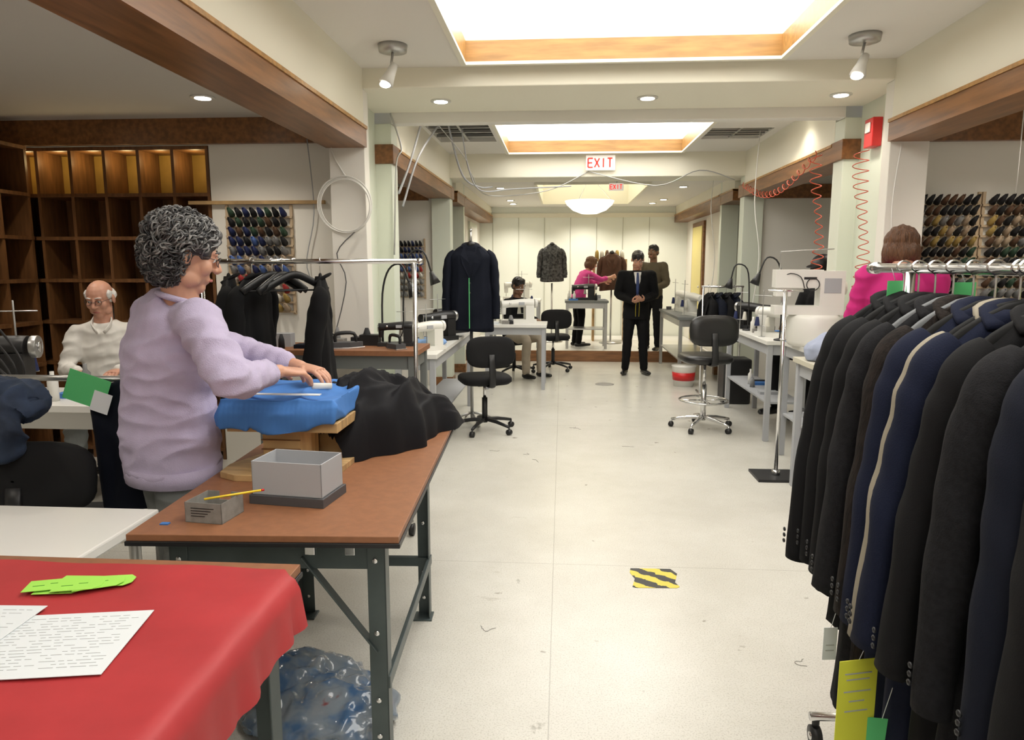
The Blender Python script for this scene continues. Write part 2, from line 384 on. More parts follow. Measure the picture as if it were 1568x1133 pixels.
def head(dst,c,fd,up,mt,style,s=1,vox=.006,glasses=False,neckto=None):
    c=V(c);y=V(fd).normalized();z=V(up);z=(z-y*z.dot(y)).normalized();x=y.cross(z)
    R=Matrix((x,y,z)).transposed();P=lambda a:c+R@(V(a)*s)
    h=B()
    def E(a,r): h.ell(P(a),[q*s for q in r],skin,R,16,10)
    E((0,-.012,.028),(.077,.098,.090));E((0,.028,-.035),(.060,.060,.078));E((0,.066,-.092),(.026,.022,.022))
    for q in(-1,1):
        E((q*.036,.058,-.022),(.028,.026,.030));E((q*.081,-.010,-.004),(.009,.019,.031));E((q*.045,.02,-.07),(.022,.04,.028))
        E((q*.011,.098,-.024),(.009,.010,.008));E((q*.031,.080,.030),(.020,.010,.008));E((q*.031,.0735,.012),(.016,.012,.012))
    E((0,.082,-.062),(.026,.012,.016))
    h.tube([P((0,.082,.03)),P((0,.098,.0)),P((0,.112,-.020)),P((0,.098,-.032))],[.007*s,.009*s,.012*s,.008*s],skin,8,sub=2)
    nk=V(neckto) if neckto is not None else P((0,-.045,-.19))
    h.limb([P((0,-.02,-.05)),nk],[.054*s,.060*s],skin,16)
    fuse(h,vox,mt['skin'],dst,2)
    for q in(-1,1):
        dst.ell(P((q*.031,.0795,.010)),[.0095*s]*3,eyew,R,8,6);dst.ell(P((q*.031,.0855,.010)),[.0052*s]*3,eyed,R,8,6)
        dst.tube([P((q*.014,.092,.034)),P((q*.032,.092,.040)),P((q*.05,.078,.034))],[.003*s,.0035*s,.002*s],mt['hair'],6)
    dst.tube([P((-.022,.088,-.062)),P((0,.097,-.060)),P((.022,.088,-.062))],[(.002*s),(.006*s),(.002*s)],lipm,6,sub=2)
    if glasses:
        gm=M('glasses_frame',(.06,.05,.05),.3)
        for q in(-1,1):
            pts=[P((q*(.032+.021*math.cos(a)),.103-.008*abs(math.cos(a)),.008+.016*math.sin(a))) for a in [2*pi*i/14 for i in range(15)]]
            dst.tube(pts,.0014*s,gm,5,cap=False)
            dst.tube([P((q*.053,.096,.014)),P((q*.080,.03,.012)),P((q*.084,-.015,.005))],.0014*s,gm,5)
        dst.tube([P((-.011,.104,.012)),P((.011,.104,.012))],.0015*s,gm,5)
    hr=B()
    def Hh(a,r): hr.ell(P(a),[q*s for q in r],skin,R,18,12)
    nz=lambda p:noise.noise(p*38)*.005+noise.noise(p*90)*.0025
    if style=='short':
        Hh((0,-.020,.040),(.085,.104,.088));Hh((0,.035,.088),(.060,.048,.034));Hh((0,-.05,-.01),(.078,.066,.06))
        fuse(hr,vox,mt['hair'],dst,2,nz)
    elif style=='bald':
        Hh((0,-.034,.012),(.0875,.092,.056))
        for q in(-1,1): Hh((q*.070,.010,.035),(.014,.030,.030))
        fuse(hr,vox,mt['hair'],dst,1,nz)
    elif style=='bob':
        Hh((0,-.020,.035),(.096,.110,.094));Hh((0,-.055,-.04),(.098,.070,.08));Hh((0,.03,.085),(.07,.055,.04))
        for q in(-1,1): Hh((q*.075,-.01,-.04),(.028,.055,.085))
        fuse(hr,vox,mt['hair'],dst,2,lambda p:noise.noise(V((p.x*45,p.y*45,p.z*8)))*.009)
    elif style=='cap':
        Hh((0,-.02,.045),(.088,.108,.085));fuse(hr,vox,mt['hair'],dst,1)
        dst.ell(P((0,.095,.065)),[.06*s,.06*s,.006*s],mt['hair'],R,14,6)
    elif style=='curly':
        Hh((0,-.026,.038),(.092,.108,.090));Hh((0,-.060,-.030),(.082,.070,.093));Hh((0,.04,.090),(.064,.052,.034))
        for q in(-1,1): Hh((q*.066,.018,.048),(.028,.042,.045))
        fuse(hr,vox,hairg3,dst,1,lambda p:noise.noise(p*26)*.012)
        rr=random.Random(3)
        for i in range(2300):
            a=rr.uniform(0,2*pi);zz=rr.uniform(-.98,1);q=math.sqrt(1-zz*zz)
            if zz>.0: base=V((q*math.cos(a)*.092,-.026+q*math.sin(a)*.108,.038+zz*.092))
            else: base=V((q*math.cos(a)*.088,-.042+q*math.sin(a)*.092,.02+zz*.133))
            if base.y>.045 and base.z<.070: continue
            if base.y>.000 and base.z<.020: continue
            nrm=(base-V((0,-.03,.02))).normalized();dn=V((rr.gauss(0,.6),-.7+rr.gauss(0,.5),-.45+rr.gauss(0,.5)));tg=(dn-nrm*dn.dot(nrm)).normalized();bt=nrm.cross(tg)
            pts=[];ln=rr.uniform(.028,.056);ph=rr.uniform(0,6);am=rr.uniform(.003,.008);lift=rr.uniform(.003,.019)
            for j in range(9):
                u=j/8
                pts.append(P(base+tg*(ln*(u-.25))+bt*(am*math.sin(ph+u*6))+nrm*(lift*math.sin(min(1,u*1.25)*pi)**.8+.003+am*.5*math.cos(ph+u*6)-ln*ln*u*u*3)))
            w=rr.uniform(.0016,.0040)*s
            q=rr.random()+(base.z-.03)*2.2
            dst.tube(pts,[w*.5,w*.9,w,w,w,w*.9,w*.7,w*.5,w*.15],hairg3 if q<.33 else (hairg if q<.72 else hairg2),4)
def human(name,Mx,J,mt,style,sc=1,vox=.011,hvox=.007,glasses=False,jacket=False,curl=.6,extra=None,legs=True,wr=.006,sleeve_end=1.0,ak=1.0,folds=0,hs=1.0):
    d=dict(sp=[((0,0,.84),.170,.125),((0,0,.95),.172,.13),((0,0,1.1),.150,.115),((0,0,1.25),.172,.125),((0,0,1.36),.165,.10),((0,-.005,1.43),.085,.07)],
      shR=(.175,0,1.37),elR=(.225,-.03,1.10),wrR=(.22,.06,.87),shL=(-.175,0,1.37),elL=(-.225,-.03,1.10),wrL=(-.22,.06,.87),
      hdR=None,hdL=None,hipR=(.085,0,.88),knR=(.10,.02,.48),anR=(.10,-.03,.09),toR=(.12,.13,.035),hipL=(-.085,0,.88),knL=(-.10,.02,.48),anL=(-.10,-.03,.09),toL=(-.12,.13,.035),
      head=(0,.02,1.595),fd=(0,1,-.05),up=(0,0,1),side=(1,0,0),nR=None,nL=None)
    d.update(J);W=lambda p:Mx@V(p);Rm=Mx.to_3x3();s=Mx.to_scale()[0]
    dst=B();side=(Rm@V(d['side'])).normalized();fwd=V((0,0,1)).cross(side)
    top=B()
    top.tube([W(p) for p,_,_ in d['sp']],[(a*s,b_*s) for _,a,b_ in d['sp']],skin,24,side=side,sub=4)
    for q in'RL':
        sh,el,wr_=W(d['sh'+q]),W(d['el'+q]),W(d['wr'+q]);e2=el+(wr_-el)*sleeve_end
        k_=(1.12 if jacket else 1)*ak
        fo=(lambda u,a:folds*math.sin(u*50+a*1.0+math.sin(a*2))*min(1,u*2.5)) if folds else None
        top.limb([sh,sh.lerp(el,.5),el,el.lerp(e2,.5),e2],[.068*s*k_,.060*s*k_,.053*s*k_,.046*s*k_,(.034+.008*(1-sleeve_end)*3)*s*(1+(k_-1)*.4)],skin,20 if folds else 14,sub=8 if folds else 4,wr=fo)
        top.limb([W(d['sp'][-2][0]).lerp(sh,.3),sh],[.07*s,.064*s*min(k_,1.1)],skin,14)
    if folds: f=lambda p:(ridge(V((p.x*6+p.z*4,p.y*6,p.z*14-p.x*3)))-.5)*wr+noise.noise(p*22)*wr*.2
    else: f=lambda p:noise.noise(V((p.x*9,p.y*9,p.z*16)))*wr+noise.noise(p*30)*wr*.35
    fuse(top,vox,mt['top'],dst,3,f)
    for q in'RL':
        el,wr_=W(d['el'+q]),W(d['wr'+q]);fa=(wr_-el).normalized()
        dd=V(Rm@V(d['hd'+q])) if d['hd'+q] else fa
        nn=Rm@V(d['n'+q]) if d['n'+q] else (side if q=='R' else -side)
        h=B();h.limb([el.lerp(wr_,.35),el.lerp(wr_,.7),wr_],[.038*s,.031*s,.025*s],skin,12)
        hand(h,wr_,dd,nn,fwd if not d.get('th'+q) else Rm@V(d['th'+q]),curl,s)
        fuse(h,.0034 if hvox<.0052 else (.0042 if hvox<.0065 else .006),mt['skin'],dst,1)
        if sleeve_end<1:
            e2=el.lerp(wr_,sleeve_end); dst.tube([e2-fa*.035*s,e2+fa*.006*s],[.046*s,.043*s],mt['top'],16)
    if legs:
        bt=B();bt.ell(W((V(d['hipR'])+V(d['hipL']))/2),(.15*s,.12*s,.12*s),skin,Matrix((side,fwd,V((0,0,1)))).transposed())
        for q in'RL':
            hp,kn,an=W(d['hip'+q]),W(d['kn'+q]),W(d['an'+q])
            bt.limb([hp,hp.lerp(kn,.4),kn,kn.lerp(an,.45),an],[.092*s,.085*s,.066*s,.062*s,.055*s],skin,14)
            to=W(d['to'+q]);an2=W(V(d['an'+q]));dr=(to-an2);dr.z=0;dr.normalize();g0=V((an2.x,an2.y,to.z))
            sb=B();sb.limb([g0-dr*.045*s,g0+dr*.07*s,to+dr*.05*s],[(.036*s,.034*s),(.042*s,.034*s),(.032*s,.024*s)],skin,12,side=dr.cross(V((0,0,1))));sb.limb([g0,an2],[.036*s,.04*s],skin)
            fuse(sb,.008,mt['shoe'],dst,2,zmin=min(to.z-.033*s,g0.z))
        fuse(bt,vox,mt['bottom'],dst,4,f)
    head(dst,W(d['head']),Rm@V(d['fd']),Rm@V(d['up']),mt,style,s*hs,hvox,glasses,neckto=W(V(d['sp'][-1][0])+V((0,0,-.01))))
    if extra: extra(dst,W,s)
    return dst.done(name)
shoek=M('shoe_black',(.01,.01,.01),.3)
side=V((.82,-.57,0))
def wex(b,W,s):
    b.tube([(-1.462,2.52,.722),(-1.462,2.52,.785)],[(.203,.158),(.212,.163)],lav,30,side=side)
    b.ring((-1.350,2.463,1.400),.082,.011,lav,26,(.28,.10,1))
    b.tube([(-.915,2.53,1.078),(-.865,2.60,1.066)],[(.012,.004)]*2,whitep,8)
human('woman_in_lavender_sweater',Matrix.Identity(4),dict(
  sp=[((-1.462,2.52,.73),.200,.155),((-1.465,2.52,.88),.214,.165),((-1.455,2.51,1.06),.190,.150),((-1.425,2.49,1.21),.205,.150),((-1.39,2.475,1.325),.178,.115),((-1.355,2.465,1.385),.100,.082)],
  side=side,shR=(-1.235,2.345,1.325),elR=(-1.035,2.15,1.160),wrR=(-.985,2.405,1.150),hdR=(.55,.8,-.12),nR=(0,-.25,1),thR=(-1,.3,0),
  shL=(-1.53,2.57,1.330),elL=(-1.28,2.76,1.17),wrL=(-1.02,2.70,1.125),hdL=(.95,-.25,-.15),nL=(0,0,1),thL=(0,-1,0),
  hipR=(-1.40,2.46,.80),knR=(-1.40,2.44,.46),anR=(-1.42,2.42,.09),toR=(-1.33,2.50,.035),hipL=(-1.53,2.58,.80),knL=(-1.53,2.60,.46),anL=(-1.54,2.60,.09),toL=(-1.45,2.68,.035),
  head=(-1.318,2.448,1.556),fd=(.80,.57,-.33),up=(.3,.1,1)),
  dict(skin=skin,hair=hairg,top=lav,bottom=greyp,shoe=shoek),'curly',1,.0065,.0048,glasses=True,curl=.70,wr=.011,sleeve_end=.74,extra=wex,ak=1.20,folds=.075,hs=1.06)
SIT=dict(sp=[((0,0,.50),.175,.14),((0,0,.60),.180,.15),((0,0,.74),.165,.135),((0,.02,.90),.18,.13),((0,.05,1.02),.150,.10),((0,.06,1.08),.075,.07)],
  shR=(.165,.05,1.00),elR=(.22,.12,.77),wrR=(.12,.33,.78),shL=(-.165,.05,1.00),elL=(-.22,.12,.77),wrL=(-.12,.33,.78),
  hdR=(-.3,1,-.1),hdL=(.3,1,-.1),nR=(0,0,1),nL=(0,0,1),thR=(-1,0,0),thL=(1,0,0),
  hipR=(.09,.02,.52),knR=(.13,.42,.53),anR=(.13,.42,.09),toR=(.14,.56,.035),hipL=(-.09,.02,.52),knL=(-.13,.42,.53),anL=(-.13,.42,.09),toL=(-.14,.56,.035),
  head=(0,.10,1.23),fd=(0,1,-.30))
SE=dict(SIT);SE.update(fd=(.25,1,-.35))
def eld(b,W,s):
    for q in(-1,1): b.tube([W((q*.05,.06,1.10)),W((q*.055,.13,1.06)),W((q*.02,.165,1.01))],[(.022,.006)]*3,shirtw,8,sub=3)
human('elderly_man_seated',T(-3.14,4.70,.04,-2.75,1.02),SE,dict(skin=skin2,hair=hairw,top=shirtw,bottom=greyp,shoe=shoek),'bald',1,.009,.0050,glasses=True,wr=.014,folds=.05,extra=eld)
def suit(b,W,s):
    b.tube([W((0,.115,1.18)),W((0,.118,1.30)),W((0,.085,1.42))],[(.01,.006),(.038,.012),(.052,.014)],shirtw,10,side=V((1,0,0)),sub=3)
    b.tube([W((0,.135,1.10)),W((0,.138,1.25)),W((0,.105,1.415))],[(.018,.006),(.022,.006),(.014,.008)],M('tie_blue',(.02,.04,.14),.5),8,side=V((1,0,0)),sub=2)
    for q in(-1,1):
        b.tube([W((q*.02,.215,1.02)),W((q*.025,.18,.95)),W((q*.022,.165,.82))],[(.005,.003)]*3,M('tape_yellow',(.6,.48,.03),.5),6,sub=3)
human('man_in_dark_suit',T(1.03,10.0,0,pi,1.0),dict(elR=(.25,-.01,1.12),wrR=(.07,.21,1.02),elL=(-.25,-.01,1.12),wrL=(-.07,.21,1.04),hdR=(-.6,.6,.2),hdL=(.6,.6,.2),nR=(0,.5,-1),nL=(0,.5,-1),
   sp=[((0,0,.78),.185,.135),((0,0,.95),.180,.135),((0,0,1.1),.165,.125),((0,0,1.25),.190,.13),((0,0,1.37),.185,.105),((0,-.005,1.44),.085,.07)],
   shR=(.195,0,1.375),shL=(-.195,0,1.375),head=(0,.06,1.585),fd=(0,1,-.55),knR=(.11,.02,.48),anR=(.13,-.02,.09),toR=(.17,.12,.035),anL=(-.13,-.02,.09),toL=(-.17,.12,.035)),
   dict(skin=skin,hair=hairk,top=blkf,bottom=blkf,shoe=shoek),'short',jacket=True,extra=suit,hvox=.007)
human('man_in_olive_jacket',T(1.45,11.6,.155,2.6,.98),dict(elR=(.24,.02,1.1),wrR=(.12,.24,1.05),elL=(-.24,.02,1.1),wrL=(-.1,.25,1.0)),dict(skin=skind,hair=hairk,top=olive,bottom=blkf,shoe=shoek),'short',jacket=True,hvox=.008)
human('woman_in_pink_top',T(.28,12.1,.155,-1.2,.92),dict(sp=[((0,0,.84),.170,.125),((0,0,.95),.172,.13),((0,.03,1.1),.150,.115),((0,.10,1.23),.165,.12),((0,.15,1.32),.15,.095),((0,.18,1.37),.075,.065)],
   shR=(.165,.14,1.31),shL=(-.165,.14,1.31),elR=(.17,.36,1.22),wrR=(.13,.58,1.26),elL=(-.17,.34,1.15),wrL=(-.12,.55,1.18),head=(0,.25,1.51),fd=(0,1,-.4)),dict(skin=skin,hair=hairb,top=pink,bottom=blkf,shoe=shoek),'bob',hvox=.008,sleeve_end=.5)
human('man_seated_at_bench',T(-.66,9.9,0,-2.4,1.0),SIT,dict(skin=skind,hair=hairk,top=blkf,bottom=tan,shoe=shoek),'short',hvox=.008)
human('woman_in_magenta_sweater',T(2.03,4.45,0,-.25,1.06),dict(elR=(.22,.1,1.12),wrR=(.15,.32,1.05),elL=(-.22,.1,1.12),wrL=(-.13,.32,1.05),head=(0,.07,1.53),fd=(.3,1,-.3)),dict(skin=skin,hair=hairb,top=magenta,bottom=blkf,shoe=shoek),'bob',hvox=.006,hs=.95,wr=.009,folds=.04)
human('seated_worker_in_cap',T(2.50,6.95,.12,2.2,1.1),SIT,dict(skin=skind,hair=hairk,top=blkf,bottom=blkf,shoe=shoek),'cap',hvox=.008)
# ------------------------------------------------------------ foreground tables
def bolt(b,p,ax): b.tube([V(p),V(p)+V(ax)*.006],.009,chrome,6)
b=B();b.M=Matrix.Translation((-.86,2.73,0))@Matrix.Rotation(.045,4,'Z')@Matrix.Translation((.86,-2.73,0))
b.box(-1.27,-.49,1.87,3.6,.742,.762,hard);b.box(-1.274,-.486,1.866,3.604,.728,.742,blk)
b.box(-1.20,-.55,1.97,1.975,.62,.728,steel);b.box(-1.20,-.55,1.975,2.01,.722,.728,steel);b.box(-1.20,-.55,1.975,2.0,.62,.626,steel)
b.box(-1.20,-.55,2.885,2.89,.62,.728,steel);b.box(-.57,-.565,1.975,3.5,.66,.728,steel);b.box(-1.2,-1.195,1.975,3.5,.66,.728,steel)
for (x,y,sx,sy) in((-.55,1.965,-1,1),(-1.2,1.965,1,1),(-.55,2.90,-1,-1),(-1.12,2.90,1,-1)):
    b.box(min(x,x+sx*.055),max(x,x+sx*.055),min(y,y+sy*.005),max(y,y+sy*.005),0,.728,steel)
    b.box(min(x,x+sx*.005),max(x,x+sx*.005),min(y,y+sy*.055),max(y,y+sy*.055),0,.728,steel)
    b.box(min(x,x+sx*.06)-.01,max(x,x+sx*.06)+.01,min(y,y+sy*.06)-.01,max(y,y+sy*.06)+.01,0,.006,steel)
    for z in(.70,.65,.42,.20,.08): bolt(b,(x+sx*.03,y-.0 if sy>0 else y-.006,z),(0,-1,0))
b.box(-1.12,-.55,2.885,2.91,.225,.265,steel);b.box(-.56,-.545,1.97,2.9,.235,.275,steel)
b.bar((-.58,1.972,.36),(-.80,1.972,.66),.006,.035,steel,(0,1,0))
for i in range(2): b.box(-.79+.12*i,-.76+.12*i,1.964,1.97,.665,.69,chrome)
b.done('work_table',.002)
b=B()
b.box(-2.3,-.665,.35,1.70,.735,.757,hard);b.box(-2.304,-.661,.346,1.704,.722,.735,blk)
for x,y in((-.725,1.60),(-2.2,1.60),(-.725,.45),(-2.2,.45)):
    b.box(x-.032,x+.032,y-.003,y+.003,0,.722,steel);b.box(x+.026,x+.032,y-.055,y,0,.722,steel)
    b.box(x-.04,x+.04,y-.06,y+.015,0,.006,steel)
    for z in(.60,.52,.3,.1): bolt(b,(x,y-.003,z),(0,-1,0))
b.box(-2.2,-.70,1.60,1.606,.62,.722,steel);b.box(-.707,-.702,.45,1.6,.62,.722,steel)
b.done('cutting_table',.002)
b=B();vs=[];fs=[];NY=70;ex=.035
prof=[(-2.28+i*(2.245-.655)/44,.7605) for i in range(45)]+[(-.632-ex,.758),(-.618-ex,.748),(-.614-ex,.73)]+[(-.612-ex,.73-.0085*i) for i in range(1,13)]
for j in range(NY+1):
    y=.36+(1.66-.36)*j/NY
    for i,(x,z) in enumerate(prof):
        dx=0
        if i>46:
            q=(i-46)/13;dx=.012*q*math.sin(y*19+1)+.008*q*math.sin(y*43);dz=-.02*q*(.5+.5*math.sin(y*7))
            z2=z+dz
        else: z2=z+.0012+.0012*math.sin(x*13+y*31)+.003*noise.noise(V((x*6,y*6,0)))+.0025*max(0,ridge(V((x*2.2+y*3,y*2,4)))-.5)
        yy=y+(.008*noise.noise(V((x*5,0,3))) if j==NY else 0)-(.03 if i>44 else 0)*j/NY
        vs.append((x+abs(dx)+(0.004 if i>46 else 0),yy,z2))
W_=len(prof)
for j in range(NY):
    for i in range(W_-1): a=j*W_+i;fs.append((a,a+1,a+W_+1,a+W_))
b.add(vs,fs,redc,True);b.done('red_tablecloth')
def sheet(name,cx,cy,w,h,rz,z,lines=18):
    b=B();b.M=T(cx,cy,z,rz);b.box(-w/2,w/2,-h/2,h/2,0,.0012,paper)
    for i in range(lines):
        y=h/2-.02-i*(h-.04)/lines;x=-w/2+.02
        while x<w/2-.03:
            q=random.uniform(.008,.03)
            if random.random()<.8: b.box(x,min(x+q,w/2-.02),y-.0016,y,.0013,.0016,ink)
            x+=q+.006
    b.done(name)
sheet('printed_sheet',-1.045,1.262,.36,.25,.17,.767);sheet('printed_sheet',-1.29,1.250,.33,.31,.05,.7695)
b=B();gi=M('tag_ink',(.08,.3,.02),.6)
for i,(x,y,r) in enumerate(((-1.17,1.505,.15),(-1.12,1.525,.35),(-1.075,1.545,.2),(-1.145,1.535,.05),(-1.20,1.51,.3),(-1.09,1.525,.45),(-1.13,1.51,.25))):
    b.M=T(x,y,.767+i*.0012,r);b.slab([(-.05,-.030),(.04,-.030),(.055,-.014),(.055,.014),(.04,.030),(-.05,.030)],0,.001,greent)
    if i>3: b.box(-.035,-.01,-.004,-.001,.001,.0014,gi);b.box(.0,.02,.004,.007,.001,.0014,gi)
b.M=Matrix.Identity(4);b.done('green_ticket_pile')
b=B();b.box(-2.9,-1.30,1.715,2.14,.70,.735,whitet)
for x,y in((-2.85,1.76),(-1.36,1.76),(-2.85,2.09),(-1.36,2.09)): b.tube([(x,y,0),(x,y,.70)],.018,alu,10)
b.done('white_side_table',.006)
b=B();b.M=T(-.855,2.20,.762,-.13)
b.box(-.128,.128,-.085,.085,0,.03,darkb)
for a in((-.12,.12,-.077,-.073),(-.12,.12,.073,.077),(-.12,-.116,-.077,.077),(.116,.12,-.077,.077)): b.box(*a,.03,.14,greyb)
b.box(-.12,.12,-.077,.077,.03,.034,greyb);b.done('grey_storage_box',.0015)
b=B();b.M=T(-1.045,2.01,.762,-.12)
for a in((-.06,.06,-.058,-.056),(-.06,-.058,-.058,.058),(.058,.06,-.058,.058)): b.box(*a,0,.062,cardb)
b.box(-.06,-.02,.056,.058,0,.062,cardb);b.box(.02,.06,.056,.058,0,.062,cardb);b.box(-.02,.02,.056,.058,0,.035,cardb);b.box(-.06,.06,-.058,.058,0,.002,cardb)
for i in range(4): b.box(-.04,.035-.01*i,-.0592,-.058,.044-.008*i,.046-.008*i,blk)
b.tube([(-.01,-.035,.066),(.115,.07,.068)],.0036,yel,6);b.tube([(.115,.07,.068),(.122,.076,.068)],.0037,redp,6)
b.done('small_cardboard_box')
b=B();b.box(-1.175,-1.15,1.93,1.945,.762,.766,bluec);b.done('blue_chalk')
# pressing board
b=B()
pts=[(-1.23,2.50),(-1.22,2.40),(-1.15,2.36),(-1.05,2.36),(-.80,2.50),(-.78,2.95),(-1.0,3.02),(-1.15,2.72)]
b.slab(pts,.762,.785,plyw)
b.slab([(-1.10,2.50),(-.96,2.50),(-.93,2.54),(-.93,2.62),(-1.10,2.62)],.785,.92,plyw);b.box(-.95,-.82,2.68,2.86,.785,.92,plyw)
for i in range(3): b.tube([(-1.105,2.497,.81+.035*i),(-.955,2.497,.81+.035*i)],.003,wood,5)
b.box(-1.21,-.80,2.45,2.86,.92,.955,plyw)
b.done('wooden_pressing_board',.006)
bb=B()
bb.box(-1.225,-.805,2.435,2.88,.958,1.045,skin)
bb.ell((-1.01,2.65,1.035),(.20,.21,.022),skin)
for i in range(24):
    x=-1.215+i*.0176; u=i/23;dz=.935+.022*math.sin(u*7+1)-.02*(u<.25)
    bb.tube([(x,2.447,1.028),(x,2.430,.99),(x,2.426,dz)],[.016,.016,.012],skin,8,sub=2)
for i in range(22):
    y=2.445+i*.0195; bb.tube([(-1.215,y,1.028),(-1.232,y,.98),(-1.234,y,.94)],[.016,.016,.012],skin,8)
b=B();fuse(bb,.006,bluec,b,4,lambda p:(ridge(V((p.x*7,p.y*4,p.z*7)))-.6)*.012);b.done('blue_pressing_cloth')
b=B();b.M=T(-1.02,2.42,1.058,.0);b.box(-.19,.16,.025,.050,0,.003,paper);b.done('tailor_ruler')
b=B();vs=[];fs=[];NU,NW=110,80
d1=V((.476,.88,0));p1=V((.88,-.476,0));o0=V((-.93,2.66,0))
def lerpl(u,L):
    u=u*(len(L)-1);i=min(int(u),len(L)-2);return L[i]*(1-(u-i))+L[i+1]*(u-i)
for i in range(NU+1):
    u=i/NU
    hh=lerpl(u,[.10,.295,.315,.300,.275,.25,.22,.17,.10,.0]);Wd=lerpl(u,[.10,.14,.165,.175,.17,.15,.135,.12,.10,.06])
    for j in range(NW+1):
        w=-1+2*j/NW
        Wj=Wd*(1+.13*math.sin(u*15+1)*(1 if w>0 else .4)+.07*math.sin(u*33)+(.25*math.exp(-((u-.30)/.12)**2) if w>0 else 0))
        prof_=max(0,1-abs(w)**3.2)**.55
        q=o0+d1*(u*.86)+p1*(w*Wj)
        rg=ridge(V((w*2.3+u*3.5,u*2.2-w*.8,1.3)));r2_=ridge(V((w*5+u*2,u*5,7.1)))
        z=.764+hh*prof_+(rg-.55)*.060*min(1,prof_*1.3)*(hh/.3)+(r2_-.5)*.018*prof_
        vs.append((q.x,q.y,max(.764,z)))
for i in range(NU):
    for j in range(NW): a=i*(NW+1)+j;fs.append((a,a+1,a+NW+2,a+NW+1))
b.add(vs,fs,M('draped_black_wool',(.0055,.0055,.0075),.75,bump=.12,bscale=400,spec=.25),True);b.done('draped_dark_trousers')
clear=D.materials.new('plastic_bag_film');clear.use_nodes=True;nt=clear.node_tree;n=nt.nodes;l=nt.links;bs=n['Principled BSDF']
tc=n.new('ShaderNodeTexCoord');t=n.new('ShaderNodeTexNoise');t.inputs['Scale'].default_value=10;t.inputs['Detail'].default_value=3;l.new(tc.outputs['Object'],t.inputs[0])
r=n.new('ShaderNodeValToRGB');l.new(t.outputs[0],r.inputs[0]);r.color_ramp.elements[0].position=.34;r.color_ramp.elements[0].color=(.10,.20,.38,1);r.color_ramp.elements[1].position=.50;r.color_ramp.elements[1].color=(.30,.36,.43,1)
q=r.color_ramp.elements.new(.67);q.color=(.36,.40,.45,1);q=r.color_ramp.elements.new(.72);q.color=(.38,.12,.12,1)
l.new(r.outputs[0],bs.inputs['Base Color']);bs.inputs['Roughness'].default_value=.12;bs.inputs['Transmission Weight'].default_value=.3;bs.inputs['Coat Weight'].default_value=.6
bb=B();bb.ell((-.86,2.22,.04),(.27,.22,.085),skin);bb.ell((-.70,2.14,.04),(.17,.17,.07),skin);bb.ell((-.92,2.28,.09),(.12,.10,.06),skin);bb.ell((-.80,2.10,.06),(.12,.10,.06),skin)
b=B();fuse(bb,.009,clear,b,1,lambda p:noise.noise(p*9)*.03+(ridge(p*17)-.5)*.016,zmin=.004);b.done('plastic_bag')
hz=D.materials.new('hazard_stripes');hz.use_nodes=True;nt=hz.node_tree;n=nt.nodes;l=nt.links
tc=n.new('ShaderNodeTexCoord');mp=n.new('ShaderNodeMapping');mp.inputs['Rotation'].default_value=(0,0,-.15);wv=n.new('ShaderNodeTexWave');wv.inputs['Scale'].default_value=4.6;wv.inputs['Distortion'].default_value=1.6;wv.inputs['Detail Scale'].default_value=5;wv.bands_direction='DIAGONAL';l.new(tc.outputs['Object'],mp.inputs[0]);l.new(mp.outputs[0],wv.inputs[0])
rp=n.new('ShaderNodeValToRGB');rp.color_ramp.interpolation='CONSTANT';rp.color_ramp.elements[0].color=(.03,.03,.03,1);rp.color_ramp.elements[1].position=.5;rp.color_ramp.elements[1].color=(.66,.56,.07,1)
l.new(wv.outputs[1],rp.inputs[0]);l.new(rp.outputs[0],n['Principled BSDF'].inputs['Base Color'])
b=B();b.slab([(.350,3.24),(.365,3.23),(.45,3.235),(.56,3.24),(.575,3.255),(.56,3.30),(.585,3.40),(.56,3.455),(.36,3.45),(.352,3.40),(.37,3.33)],.0005,.002,hz);b.done('hazard_floor_tape')
b=B();b.lathe((.56,9.1,0),[(.12,0),(.12,.003),(.1,.004)],M('drain_metal',(.3,.29,.27),.5));b.done('floor_drain_cover')
b=B();rr=random.Random(5);scr=M('scrap_thread',(.10,.09,.08),.8)
for cx,cy in((.09,6.6),(.12,6.55),(-.5,5.7),(-.3,5.6),(-.22,5.45),(.62,5.9),(-.33,2.82),(1.15,2.55),(.95,2.6)):
    a=rr.uniform(0,6);p=V((cx,cy,.002));pts=[p.copy()]
    for i in range(10):
        a+=rr.uniform(-1.1,1.1);p=p+V((math.cos(a),math.sin(a),0))*.011;pts.append(p.copy())
    b.tube(pts,.0009,scr,4)
b.done('thread_scraps')
